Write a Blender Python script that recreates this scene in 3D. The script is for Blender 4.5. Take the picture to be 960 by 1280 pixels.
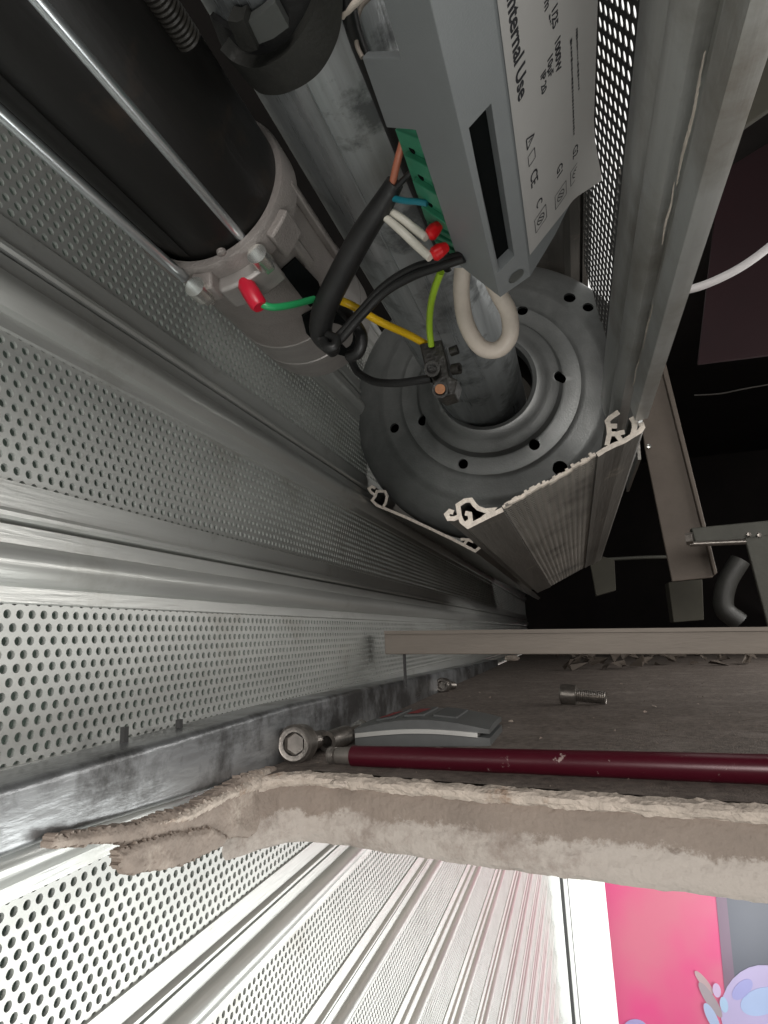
import bpy, math, random
import numpy as np
from mathutils import Vector, Matrix
random.seed(7)
for o in list(bpy.data.objects): bpy.data.objects.remove(o, do_unlink=True)
scene = bpy.context.scene
COL = scene.collection
K = 0.001                      # everything below is written in millimetres

# ------------------------------------------------------------------ camera
F = 800.0; PC = np.array([480., 640.]); V1 = (722., 787.); ROLL = -0.10
_y = np.array([V1[0]-PC[0], V1[1]-PC[1], F]); _y /= np.linalg.norm(_y)
_u = np.array([math.sin(ROLL), -math.cos(ROLL), 0.])
_z = _u - _u.dot(_y)*_y; _z /= np.linalg.norm(_z)
_x = np.cross(_y, _z)
cam_d = bpy.data.cameras.new('camera'); cam = bpy.data.objects.new('camera', cam_d); COL.objects.link(cam)
cam.matrix_world = Matrix(((_x[0], -_x[1], -_x[2], 0), (_y[0], -_y[1], -_y[2], 0), (_z[0], -_z[1], -_z[2], 0), (0, 0, 0, 1)))
cam_d.sensor_fit = 'VERTICAL'; cam_d.sensor_height = 24; cam_d.sensor_width = 18; cam_d.lens = F/1280*24
cam_d.clip_start = 0.004; cam_d.clip_end = 60
scene.camera = cam
# ------------------------------------------------------------------ world and light
w = bpy.data.worlds.new('World'); scene.world = w; w.use_nodes = True
w.node_tree.nodes['Background'].inputs[0].default_value = (0.9, 0.95, 1.0, 1)
w.node_tree.nodes['Background'].inputs[1].default_value = 0.014
scene.view_settings.view_transform = 'Standard'; scene.view_settings.look = 'None'
scene.view_settings.exposure = 0.0; scene.view_settings.gamma = 1
def area(name, loc, target, sx, sy, power, col=(1, 1, 1)):
    d = bpy.data.lights.new(name, 'AREA'); d.shape = 'RECTANGLE'; d.size = sx*K; d.size_y = sy*K
    d.energy = power; d.color = col
    o = bpy.data.objects.new(name, d); COL.objects.link(o)
    o.location = Vector(loc)*K
    o.rotation_euler = (Vector(target)-Vector(loc)).to_track_quat('-Z', 'Y').to_euler()
    return o
area('street_daylight', (520, -60, -560), (-140, 330, -150), 700, 500, 0.8, (1.0, 1.0, 0.98))
area('street_daylight_far', (900, 1100, -900), (-140, 1200, -350), 1300, 900, 24.0, (0.985, 1.0, 0.965))
area('low_fill', (10, -70, -210), (-130, 120, -20), 180, 120, 0.42, (1.0, 1.0, 0.96))  # unseen fill added below the camera to brighten lower bands and tube
area('shop_light', (100, -620, 190), (0, 300, 0), 380, 300, 4.8, (1.0, 0.96, 0.92))
area('deep_fill', (540, 1680, -800), (-140, 1650, -600), 420, 700, 5.5, (0.985, 1.0, 0.965))  # extra unseen fill added to whiten the far slats against pink bounce
area('side_light', (400, 560, 120), (-100, 520, -40), 700, 90, 1.5, (1.0, 0.97, 0.93))  # unseen light added at right to brighten ledge and lower curtain bands

# ------------------------------------------------------------------ pixel -> place helpers
def rect(u, v):
    r = np.array([u-PC[0], v-PC[1], F]); return r.dot(_x)/r.dot(_y), r.dot(_z)/r.dot(_y)
def PY(u, v, Y): a, b = rect(u, v); return Vector((a*Y, Y, b*Y))
def PX(u, v, X): a, b = rect(u, v); Y = X/a; return Vector((X, Y, b*Y))
def PZ(u, v, Z): a, b = rect(u, v); Y = Z/b; return Vector((a*Y, Y, Z))
def PP(u, v, p0, n):
    a, b = rect(u, v); d = Vector((a, 1, b)); return d*(Vector(p0).dot(Vector(n))/d.dot(Vector(n)))
def PC_(u, v, c, r):           # first hit on a cylinder along Y with centre c (x,z)
    a, b = rect(u, v); A = a*a+b*b; B = -2*(a*c[0]+b*c[1]); C = c[0]**2+c[1]**2-r*r
    D = max(B*B-4*A*C, 0); Y = (-B-math.sqrt(D))/(2*A); return Vector((a*Y, Y, b*Y))

# ------------------------------------------------------------------ materials
def mat(name, col, metal=0.0, rough=0.5, var=0.15, scale=60, stretch=(1, 1, 1), bump=0.0, bscale=400, col2=None, c2scale=25, c2lo=0.5, c2hi=0.65, spec=0.5, rvar=0.0):
    m = bpy.data.materials.new(name); m.use_nodes = True; nt = m.node_tree; b = nt.nodes['Principled BSDF']
    tc = nt.nodes.new('ShaderNodeTexCoord'); mp = nt.nodes.new('ShaderNodeMapping'); mp.inputs['Scale'].default_value = stretch
    nt.links.new(tc.outputs['Object'], mp.inputs[0])
    n = nt.nodes.new('ShaderNodeTexNoise'); n.inputs['Scale'].default_value = scale; n.inputs['Detail'].default_value = 8; n.inputs['Roughness'].default_value = 0.65
    nt.links.new(mp.outputs[0], n.inputs[0])
    r = nt.nodes.new('ShaderNodeValToRGB')
    r.color_ramp.elements[0].position = 0.3; r.color_ramp.elements[1].position = 0.7
    r.color_ramp.elements[0].color = tuple(c*(1-var) for c in col)+(1,); r.color_ramp.elements[1].color = tuple(min(c*(1+var), 1) for c in col)+(1,)
    nt.links.new(n.outputs[0], r.inputs[0]); out = r.outputs[0]
    if col2:
        n2 = nt.nodes.new('ShaderNodeTexNoise'); n2.inputs['Scale'].default_value = c2scale; n2.inputs['Detail'].default_value = 10; n2.inputs['Roughness'].default_value = 0.7
        nt.links.new(tc.outputs['Object'], n2.inputs[0])
        r2 = nt.nodes.new('ShaderNodeValToRGB'); r2.color_ramp.elements[0].position = c2lo; r2.color_ramp.elements[1].position = c2hi
        nt.links.new(n2.outputs[0], r2.inputs[0])
        mx = nt.nodes.new('ShaderNodeMix'); mx.data_type = 'RGBA'
        nt.links.new(r2.outputs[0], mx.inputs[0]); nt.links.new(out, mx.inputs[6]); mx.inputs[7].default_value = tuple(col2)+(1,); out = mx.outputs[2]
    nt.links.new(out, b.inputs['Base Color'])
    b.inputs['Metallic'].default_value = metal; b.inputs['Roughness'].default_value = rough
    b.inputs['Specular IOR Level'].default_value = spec
    if rvar:
        mr = nt.nodes.new('ShaderNodeMapRange'); mr.inputs[1].default_value = 0.3; mr.inputs[2].default_value = 0.7
        mr.inputs[3].default_value = max(rough-rvar, .03); mr.inputs[4].default_value = min(rough+rvar, 1)
        nt.links.new(n.outputs[0], mr.inputs[0]); nt.links.new(mr.outputs[0], b.inputs['Roughness'])
    if bump:
        n3 = nt.nodes.new('ShaderNodeTexNoise'); n3.inputs['Scale'].default_value = bscale; n3.inputs['Detail'].default_value = 6
        nt.links.new(mp.outputs[0], n3.inputs[0])
        bp = nt.nodes.new('ShaderNodeBump'); bp.inputs['Strength'].default_value = bump; bp.inputs['Distance'].default_value = 0.001
        nt.links.new(n3.outputs[0], bp.inputs['Height']); nt.links.new(bp.outputs[0], b.inputs['Normal'])
    return m
def emat(name, col, s):
    m = bpy.data.materials.new(name); m.use_nodes = True; b = m.node_tree.nodes['Principled BSDF']
    b.inputs['Base Color'].default_value = (0.02, 0.02, 0.02, 1)
    b.inputs['Emission Color'].default_value = tuple(col)+(1,); b.inputs['Emission Strength'].default_value = s
    return m
M = {}
M['alu'] = mat('slat_aluminium', (0.56, 0.57, 0.55), 0.5, 0.36, 0.10, 90, (1, 0.06, 1), 0.12, 900, (0.40, 0.40, 0.37), 18, 0.56, 0.72, rvar=.08)
M['alu_perf'] = mat('perforated_aluminium', (0.52, 0.53, 0.51), 0.45, 0.42, 0.10, 60, (1, 0.3, 1), 0.0, 900, (0.40, 0.39, 0.36), 14, 0.55, 0.7)
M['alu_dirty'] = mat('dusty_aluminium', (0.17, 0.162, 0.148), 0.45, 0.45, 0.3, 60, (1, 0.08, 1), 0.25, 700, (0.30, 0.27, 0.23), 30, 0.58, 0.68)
M['alu_cut'] = mat('sawn_aluminium', (0.80, 0.72, 0.63), 0.1, 0.55, 0.2, 400, (1, 1, 1), 0.4, 900)
M['perf_dark'] = mat('shaded_perforated_aluminium', (0.04, 0.038, 0.034), 0.3, 0.5, 0.25, 80, (1, 1, 1))  # unlit side of the right slat: its shade is put into the colour
M['galv'] = mat('galvanised_tube', (0.52, 0.55, 0.56), 0.6, 0.33, 0.42, 70, (1, 0.05, 1), 0.2, 500, (0.22, 0.235, 0.24), 30, 0.50, 0.60, rvar=.12)
M['disc'] = mat('disc_sheet_steel', (0.205, 0.212, 0.208), 0.55, 0.42, 0.14, 40, (1, 1, 1), 0.12, 900, (0.15, 0.158, 0.155), 18, 0.45, 0.62, rvar=.06)
M['cast'] = mat('cast_zinc', (0.27, 0.245, 0.23), 0.35, 0.52, 0.12, 150, (1, 1, 1), 0.35, 1600, (0.26, 0.24, 0.22), 40, 0.55, 0.7)
M['turned'] = mat('turned_zinc', (0.34, 0.32, 0.305), 0.5, 0.42, 0.1, 60, (1, 4, 1), 0.15, 900)
M['black_steel'] = mat('black_lacquered_steel', (0.008, 0.0075, 0.007), 0.0, 0.42, 0.3, 40, (1, 0.2, 1), 0.1, 600, (0.04, 0.026, 0.017), 22, 0.58, 0.75, spec=.3)
M['rod'] = mat('zinc_rod', (0.62, 0.66, 0.68), 0.9, 0.28, 0.08, 80, (1, 0.1, 1), 0.05, 800)
M['bolt'] = mat('zinc_bolt', (0.74, 0.74, 0.70), 0.9, 0.25, 0.2, 300)
M['dark_bolt'] = mat('oily_steel_bolt', (0.24, 0.22, 0.20), 0.85, 0.36, 0.3, 300, bump=.2)
M['rubber'] = mat('black_rubber', (0.014, 0.014, 0.014), 0, 0.42, 0.3, 120, (1, 1, 1), 0.15, 500)
M['clip'] = mat('charcoal_plastic', (0.030, 0.030, 0.027), 0, 0.5, 0.25, 60, (1, 1, 1), 0.15, 900)
M['clip_pad'] = mat('grey_plastic_pad', (0.09, 0.095, 0.09), 0, 0.5, 0.1)
M['box'] = mat('grey_plastic', (0.225, 0.238, 0.243), 0, 0.46, 0.04, 60, (1, 1, 1), 0.10, 2600)
M['box_in'] = mat('box_interior', (0.004, 0.005, 0.005), 0, 0.9, 0.2, spec=.1)  # near-black: shade inside slots, holes and openings put into the colour
M['label'] = mat('label_paper', (0.50, 0.485, 0.47), 0, 0.5, 0.03, 40)
M['ink'] = mat('label_ink', (0.03, 0.03, 0.035), 0, 0.6, 0.1)
M['green'] = mat('green_terminal_plastic', (0.045, 0.26, 0.145), 0, 0.4, 0.15, 200)
M['red'] = mat('red_insulation', (0.62, 0.008, 0.012), 0, 0.35, 0.08)
M['crimp'] = mat('red_crimp', (0.50, 0.008, 0.03), 0, 0.35, 0.08)
M['cream'] = mat('cream_sleeve', (0.66, 0.58, 0.50), 0, 0.45, 0.08, 90, bump=.1)
M['ivory'] = mat('ivory_insulation', (0.66, 0.63, 0.55), 0, 0.4, 0.05)
M['yellow'] = mat('yellow_insulation', (0.72, 0.44, 0.01), 0, 0.35, 0.05)
M['wgreen'] = mat('green_insulation', (0.02, 0.30, 0.10), 0, 0.35, 0.05)
M['lime'] = mat('lime_insulation', (0.33, 0.52, 0.03), 0, 0.35, 0.05)
M['brown'] = mat('brown_insulation', (0.38, 0.13, 0.075), 0, 0.4, 0.05)
M['teal'] = mat('blue_insulation', (0.01, 0.17, 0.22), 0, 0.4, 0.05)
M['brass'] = mat('brass_screw', (0.30, 0.14, 0.07), 0.7, 0.5, 0.2, 400)
M['choc'] = mat('black_bakelite', (0.025, 0.023, 0.02), 0, 0.35, 0.3, 200, bump=.3)
M['steel_tube'] = mat('worn_square_tube', (0.30, 0.31, 0.32), 0.7, 0.34, 0.3, 30, (1, 0.25, 1), 0.3, 350, (0.10, 0.10, 0.10), 25, 0.45, 0.6, rvar=.12)
M['ledge'] = mat('grimy_ledge_top', (0.15, 0.122, 0.104), 0, 0.8, 0.5, 260, (1, 1, 1), 1.0, 1500, (0.25, 0.215, 0.19), 45, 0.48, 0.74)
M['lip'] = mat('broken_plaster', (0.50, 0.43, 0.37), 0, 0.85, 0.2, 150, (1, 1, 1), 1.0, 700, (0.30, 0.20, 0.14), 60, 0.55, 0.68)
M['plaster_brown'] = mat('brown_plaster_edge', (0.27, 0.22, 0.185), 0, 0.8, 0.2, 50, (1, 1, 1), 0.6, 600, (0.50, 0.43, 0.37), 40, 0.55, 0.7)
M['plaster'] = mat('rough_plaster', (0.43, 0.375, 0.33), 0, 0.9, 0.2, 90, (1, 1, 1), 1.0, 420, (0.27, 0.20, 0.16), 35, 0.52, 0.64)
M['bar'] = mat('dusty_beige_bar', (0.27, 0.235, 0.20), 0.1, 0.6, 0.12, 60, (0.2, 1, 1), 0.2, 600)
M['remote'] = mat('grey_remote_plastic', (0.105, 0.11, 0.11), 0, 0.42, 0.1, 80, bump=.1)
M['remote_trim'] = mat('silver_trim', (0.55, 0.55, 0.53), 0.3, 0.35, 0.05)
M['remote_key'] = mat('rubber_keys', (0.075, 0.078, 0.078), 0, 0.6, 0.1)
M['remote_red'] = mat('red_key_print', (0.22, 0.01, 0.015), 0, 0.5, 0.1)
M['wine'] = mat('wine_red_lacquer', (0.075, 0.005, 0.014), 0.1, 0.3, 0.15, 60, (0.3, 1, 1), 0.05, 300, (0.40, 0.30, 0.28), 140, 0.635, 0.66)
M['tip'] = mat('grey_metal_tip', (0.24, 0.22, 0.20), 0.6, 0.4, 0.2, 200)
M['bracket'] = mat('dusty_bracket', (0.12, 0.098, 0.08), 0.1, 0.65, 0.15, 30, bump=.2)
M['bracket_grey'] = mat('grey_bracket', (0.075, 0.075, 0.063), 0.2, 0.6, 0.2, 40, bump=.2)
M['dark'] = mat('dark_housing', (0.018, 0.014, 0.013), 0, 0.9, 0.4, 6)
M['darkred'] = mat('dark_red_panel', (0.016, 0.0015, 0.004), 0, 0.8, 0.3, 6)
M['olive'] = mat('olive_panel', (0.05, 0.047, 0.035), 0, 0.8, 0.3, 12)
M['green_wall'] = mat('green_grey_backing', (0.17, 0.22, 0.19), 0, 0.7, 0.4, 9)
M['white'] = mat('white_paint', (0.86, 0.87, 0.86), 0, 0.45, 0.03, 5)
M['gap'] = mat('dark_gasket', (0.05, 0.05, 0.05), 0, 0.6, 0.1)
M['cable_w'] = mat('white_cable_sheath', (0.60, 0.58, 0.58), 0, 0.5, 0.05)

# ------------------------------------------------------------------ mesh building
class MB:
    def __init__(s): s.v = []; s.f = []
    def add(s, vs, fs):
        n = len(s.v); s.v += [tuple(p) for p in vs]; s.f += [tuple(i+n for i in f) for f in fs]; return s
    def hexa(s, a, b):         # two matching polygons (lists of points) bridged and capped
        n = len(a); fs = [tuple(range(n))[::-1], tuple(range(n, 2*n))]
        for i in range(n): j = (i+1) % n; fs.append((i, j, n+j, n+i))
        return s.add(list(a)+list(b), fs)
    def box(s, lo, hi):
        x0, y0, z0 = lo; x1, y1, z1 = hi
        return s.hexa([(x0, y0, z0), (x1, y0, z0), (x1, y1, z0), (x0, y1, z0)], [(x0, y0, z1), (x1, y0, z1), (x1, y1, z1), (x0, y1, z1)])
    def exY(s, poly, y0, y1):  # polygon in (x,z) extruded along Y
        return s.hexa([(p[0], y0, p[1]) for p in poly], [(p[0], y1, p[1]) for p in poly])
    def plate(s, poly, n, th): # polygon of 3-D points thickened along -n
        n = Vector(n).normalized()*th; a = [Vector(p) for p in poly]
        return s.hexa(a, [p-n for p in a])
    def ribbon(s, pts, th, y0, y1, jag=0):
        P = [Vector((p[0], p[1])) for p in pts]; L = []; R = []
        for i, p in enumerate(P):
            d = Vector((0, 0))
            if i: d += (p-P[i-1]).normalized()
            if i < len(P)-1: d += (P[i+1]-p).normalized()
            d.normalize(); n = Vector((-d.y, d.x))
            k = 1.0
            if 0 < i < len(P)-1: k = 1/max(0.5, (P[i+1]-p).normalized().dot(d))
            L.append(p+n*th/2*k); R.append(p-n*th/2*k)
        n = len(P); ja = [random.uniform(-jag, jag) for _ in P]
        vs = []
        for Y, jj in ((y0, 1), (y1, 0)):
            vs += [(q.x, Y+ja[i]*jj, q.y) for i, q in enumerate(L)]+[(q.x, Y+ja[i]*jj, q.y) for i, q in enumerate(R)]
        fs = []
        for i in range(n-1):
            fs += [(i, i+1, 2*n+i+1, 2*n+i), (n+i+1, n+i, 3*n+i, 3*n+i+1), (i+1, i, n+i, n+i+1), (2*n+i, 2*n+i+1, 3*n+i+1, 3*n+i)]
        fs += [(0, 2*n, 3*n, n), (n-1, 2*n-1, 4*n-1, 3*n-1)]
        return s.add(vs, fs)
    def sweep(s, pts, r, seg=12, cap=True):
        P = [Vector(p) for p in pts]; n = len(P); rr = r if isinstance(r, (list, tuple)) else [r]*n
        up = Vector((0.3, 0.2, 0.9)); vs = []
        for i in range(n):
            t = (P[min(i+1, n-1)]-P[max(i-1, 0)]).normalized()
            a = (up-t*up.dot(t)); a = a.normalized() if a.length > 1e-6 else t.orthogonal().normalized(); up = a; b = t.cross(a)
            for k in range(seg):
                q = 2*math.pi*k/seg; vs.append(P[i]+(a*math.cos(q)+b*math.sin(q))*rr[i])
        fs = [(i*seg+k, i*seg+(k+1) % seg, (i+1)*seg+(k+1) % seg, (i+1)*seg+k) for i in range(n-1) for k in range(seg)]
        if cap: fs += [tuple(range(seg))[::-1], tuple((n-1)*seg+k for k in range(seg))]
        return s.add(vs, fs)
    def lathe(s, c, axis, prof, seg=48, a0=0, a1=360):   # prof: (r, h); axis unit vector from c
        ax = Vector(axis).normalized(); e = Vector((0, 0, 1)) if abs(ax.z) < 0.9 else Vector((1, 0, 0))
        u = (e-ax*e.dot(ax)).normalized(); v = ax.cross(u); full = abs(a1-a0) >= 360; ns = seg if full else seg+1; vs = []
        for r, h in prof:
            for k in range(ns):
                q = math.radians(a0+(a1-a0)*k/seg); vs.append(Vector(c)+ax*h+(u*math.cos(q)+v*math.sin(q))*r)
        fs = []
        for i in range(len(prof)-1):
            for k in range(seg): j = (k+1) % ns; fs.append((i*ns+k, i*ns+j, (i+1)*ns+j, (i+1)*ns+k))
        return s.add(vs, fs)
BASE = {}
def finish(me, smooth, bevel_angle=32):
    if smooth:
        me.polygons.foreach_set('use_smooth', [True]*len(me.polygons)); me.set_sharp_from_angle(angle=math.radians(bevel_angle))
def link(name, mb, m, parent=None, smooth=True, bevel=0, base=None):
    V = np.array(mb.v, dtype=float) if isinstance(mb, MB) else mb[0]
    Fc = mb.f if isinstance(mb, MB) else mb[1]
    if parent is not None: b = BASE[parent.name]
    elif base is not None: b = np.array(base, float)
    else: b = np.array([(V[:, 0].min()+V[:, 0].max())/2, (V[:, 1].min()+V[:, 1].max())/2, V[:, 2].min()])
    me = bpy.data.meshes.new(name); me.from_pydata(((V-b)*K).tolist(), [], Fc)
    me.materials.append(m); finish(me, smooth)
    import bmesh
    if isinstance(mb, MB):
        bm = bmesh.new(); bm.from_mesh(me); bmesh.ops.recalc_face_normals(bm, faces=bm.faces); bm.to_mesh(me); bm.free()
        if smooth: me.set_sharp_from_angle(angle=math.radians(32))
    o = bpy.data.objects.new(name, me); COL.objects.link(o); BASE[o.name] = b
    if parent is not None: o.parent = parent
    else: o.location = Vector(b)*K
    if bevel:
        bv = o.modifiers.new('bevel', 'BEVEL'); bv.width = bevel*K; bv.segments = 2; bv.limit_method = 'ANGLE'; bv.angle_limit = math.radians(40)
        bv.harden_normals = False
    return o
def tag(o, label=None, cat=None, group=None, kind=None):
    if label: o['label'] = label
    if cat: o['category'] = cat
    if group: o['group'] = group
    if kind: o['kind'] = kind
    return o
def empty(name, base, label, cat, group=None):
    o = bpy.data.objects.new(name, None); COL.objects.link(o); o.location = Vector(base)*K; o.empty_display_size = .01
    BASE[o.name] = np.array(base, float); return tag(o, label, cat, group)
def spline(pts, n=10):
    P = [Vector(p) for p in pts]; P = [P[0]*2-P[1]]+P+[P[-1]*2-P[-2]]; out = []
    for i in range(1, len(P)-2):
        for k in range(n):
            t = k/n; out.append(0.5*((2*P[i])+(P[i+1]-P[i-1])*t+(2*P[i-1]-5*P[i]+4*P[i+1]-P[i+2])*t*t+(3*P[i]-P[i-1]-3*P[i+1]+P[i+2])*t**3))
    out.append(P[-2]); return out

# perforated sheet: real holes on a staggered 4 mm grid. section origin o=(x,z), unit direction d, outward normal n
PITCH = 4.0; ROWH = 3.46
def perf(o, d, n, rows, y0, y1, lod_y=560, hole=1.22, depth=1.1, drop=None):
    Vs = []; Fs = []; base = 0
    R = PITCH/math.sqrt(3)
    cols = int((y1-y0)/PITCH)
    ii, jj = np.meshgrid(np.arange(rows), np.arange(cols), indexing='ij')
    ii = ii.ravel(); jj = jj.ravel()
    S = (ii+.5)*ROWH; Y = y0+(jj+.5)*PITCH+(ii % 2)*PITCH/2
    if drop is not None:
        keep = np.array([not drop(a, b) for a, b in zip(S, Y)]); S = S[keep]; Y = Y[keep]
    for near in (True, False):
        m = (Y < lod_y) if near else (Y >= lod_y)
        s_, y_ = S[m], Y[m]
        if len(s_) == 0: continue
        K2 = 12 if near else 6
        a = np.arange(K2)*2*np.pi/K2
        if near:
            rad = np.where(np.arange(12) % 2 == 0, R, R*math.cos(math.pi/6))
        else: rad = np.full(6, R)
        os_, oy = rad*np.cos(a), rad*np.sin(a)
        hs, hy = hole*np.cos(a), hole*np.sin(a)
        ls = np.concatenate([os_, hs, hs]); ly = np.concatenate([oy, hy, hy]); ln = np.concatenate([np.zeros(2*K2), np.full(K2, -depth)])
        SS = s_[:, None]+ls[None]; YY = y_[:, None]+ly[None]; NN = np.broadcast_to(ln, SS.shape)
        X = o[0]+SS*d[0]+NN*n[0]; Z = o[1]+SS*d[1]+NN*n[1]
        Vs.append(np.stack([X, YY, Z], -1).reshape(-1, 3))
        f = []
        for k in range(K2):
            j = (k+1) % K2; f += [(k, j, K2+j, K2+k), (K2+k, K2+j, 2*K2+j, 2*K2+k)]
        f = np.array(f); nb = 3*K2
        Fs.append((f[None]+(np.arange(len(s_))*nb)[:, None, None]+base).reshape(-1, 4)); base += len(s_)*nb
    return np.concatenate(Vs), np.concatenate(Fs).tolist()

# ================================================================== SETTING
def struct(name, mb, m, **k): return tag(link(name, mb, m, **k), kind='structure')
struct('back_wall', MB().box((-150, 1960, -45), (900, 1990, 700)), M['dark'])
struct('housing_ceiling', MB().box((-400, -400, 470), (900, 1955, 490)), M['dark'])
struct('outer_wall', MB().box((-330, -300, -1700), (-310, 3000, 465)), M['green_wall'])
struct('side_wall', MB().box((560, 300, -40), (580, 1955, 465)), M['darkred'])

struct('ledge_slab', MB().box((-118, 262, -72.5), (560, 1958, -50.5)), M['plaster'])
# --- the plaster ledge
def fy(x): return float(np.interp(x, [-122, -117, -111, -103, -94, -34, 43, 140, 500], [208, 221, 229, 232, 231, 215, 200, 178, 120]))
LZ = -48.0
xs = np.concatenate([np.arange(-122, -90, .8), np.arange(-90, 140, 1.2), np.arange(140, 301, 4)])
def nz(x, k, a, seed=0): return a*(math.sin(x*k+seed)+.6*math.sin(x*k*2.3+seed*2.1+1)+.4*math.sin(x*k*5.1+seed*.7+2))/2
def wall_rows(rows):
    V = []; Fc = []
    for i, x in enumerate(xs):
        for j, (dy, z, a) in enumerate(rows):
            V.append((x+random.uniform(-.35, .35)*min(a, 1), fy(x)+dy+nz(x, .31, a, j*1.7)+random.uniform(-a, a)*.28, z+nz(x, .23, a, j*2.9+5)*.8+random.uniform(-a, a)*.25))
    n = len(rows)
    for i in range(len(xs)-1):
        for j in range(n-1): Fc.append((i*n+j, (i+1)*n+j, (i+1)*n+j+1, i*n+j+1))
    mb = MB(); mb.add(V, Fc); return mb
# top slab
top = MB(); V = []; Fc = []
xt = np.concatenate([np.arange(-122, 301, 4.0), np.arange(320, 561, 40)]); yt = np.concatenate([[0], np.linspace(3, 60, 12), np.linspace(90, 1740, 40)])
for x in xt:
    for dy in yt:
        z = LZ+(random.uniform(-.18, .18) if dy > 4 else 0.1)
        V.append((x, fy(x)+dy+5+(nz(x, .3, .8) if dy == 0 else 0), z))
n = len(yt)
for i in range(len(xt)-1):
    for j in range(n-1): Fc.append((i*n+j, (i+1)*n+j, (i+1)*n+j+1, i*n+j+1))
top.add(V, Fc)
struct('ledge_top', top, M['ledge'])
st = random.getstate()
lip = wall_rows([(7, LZ-.9, .1), (4.2, LZ+.02, .9), (2.6, LZ+.12, .6), (.8, LZ-.25, .5), (-.3, LZ-1.3, .45), (-.2, LZ-2.4, .5), (.4, LZ-3.4, .6), (1.6, LZ-4.4, .8), (3.4, LZ-5.0, .4)])
struct('ledge_broken_lip', lip, M['lip'], smooth=False)
pm = mat('plaster_board_edge', (0.255, 0.208, 0.175), 0, .85, .15, 50, (1, 1, 1), .8, 500)
nt = pm.node_tree; b_ = nt.nodes['Principled BSDF']; lk = b_.inputs['Base Color'].links[0].from_socket
tc = [x for x in nt.nodes if x.type == 'TEX_COORD'][0]; sx = nt.nodes.new('ShaderNodeSeparateXYZ'); nt.links.new(tc.outputs['Object'], sx.inputs[0])
def nmath(op, a, b=None):
    m_ = nt.nodes.new('ShaderNodeMath'); m_.operation = op
    for k_, q_ in enumerate((a, b)):
        if q_ is None: continue
        if isinstance(q_, (int, float)): m_.inputs[k_].default_value = q_
        else: nt.links.new(q_, m_.inputs[k_])
    return m_.outputs[0]
def ntex(sc_, d_=8):
    n_ = nt.nodes.new('ShaderNodeTexNoise'); n_.inputs['Scale'].default_value = sc_; n_.inputs['Detail'].default_value = d_; n_.inputs['Roughness'].default_value = .75
    nt.links.new(tc.outputs['Object'], n_.inputs[0]); return n_.outputs[0]
# object space z runs from 0 at the underside to about 0.023 at the lip
hz = nmath('MULTIPLY', sx.outputs[2], 1000.0)
edge = nmath('ADD', nmath('MULTIPLY', nmath('SUBTRACT', ntex(38), .5), 16.0), nmath('MULTIPLY', nmath('SUBTRACT', ntex(260), .5), 9.0))
fac = nmath('MULTIPLY', nmath('SUBTRACT', 13.0, nmath('ADD', hz, edge)), .55)
cl_ = nt.nodes.new('ShaderNodeClamp'); nt.links.new(fac, cl_.inputs[0])
blot = nt.nodes.new('ShaderNodeValToRGB'); blot.color_ramp.elements[0].position = .5; blot.color_ramp.elements[1].position = .66
blot.color_ramp.elements[0].color = (.46, .41, .37, 1); blot.color_ramp.elements[1].color = (.25, .20, .17, 1); nt.links.new(ntex(22), blot.inputs[0])
mx_ = nt.nodes.new('ShaderNodeMix'); mx_.data_type = 'RGBA'; nt.links.new(cl_.outputs[0], mx_.inputs[0]); nt.links.new(lk, mx_.inputs[6]); nt.links.new(blot.outputs[0], mx_.inputs[7])
nt.links.new(mx_.outputs[2], b_.inputs['Base Color']); M['board'] = pm
struct('ledge_plaster_face', wall_rows([(3.2, LZ-3.0, .1), (1.9, LZ-5.4, .2), (1.4, LZ-7, .2), (1.2, LZ-9, .2), (1.2, LZ-11, .25), (1.2, LZ-12.5, .4), (.7, LZ-14, .5), (.4, LZ-15.5, .55), (.1, LZ-17, .55), (.0, LZ-18.5, .55), (.1, LZ-20, .55), (.5, LZ-22, .5), (1.6, LZ-23.6, .4), (5, LZ-24.6, .3), (60, LZ-25, .2)]), M['board'])
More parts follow.
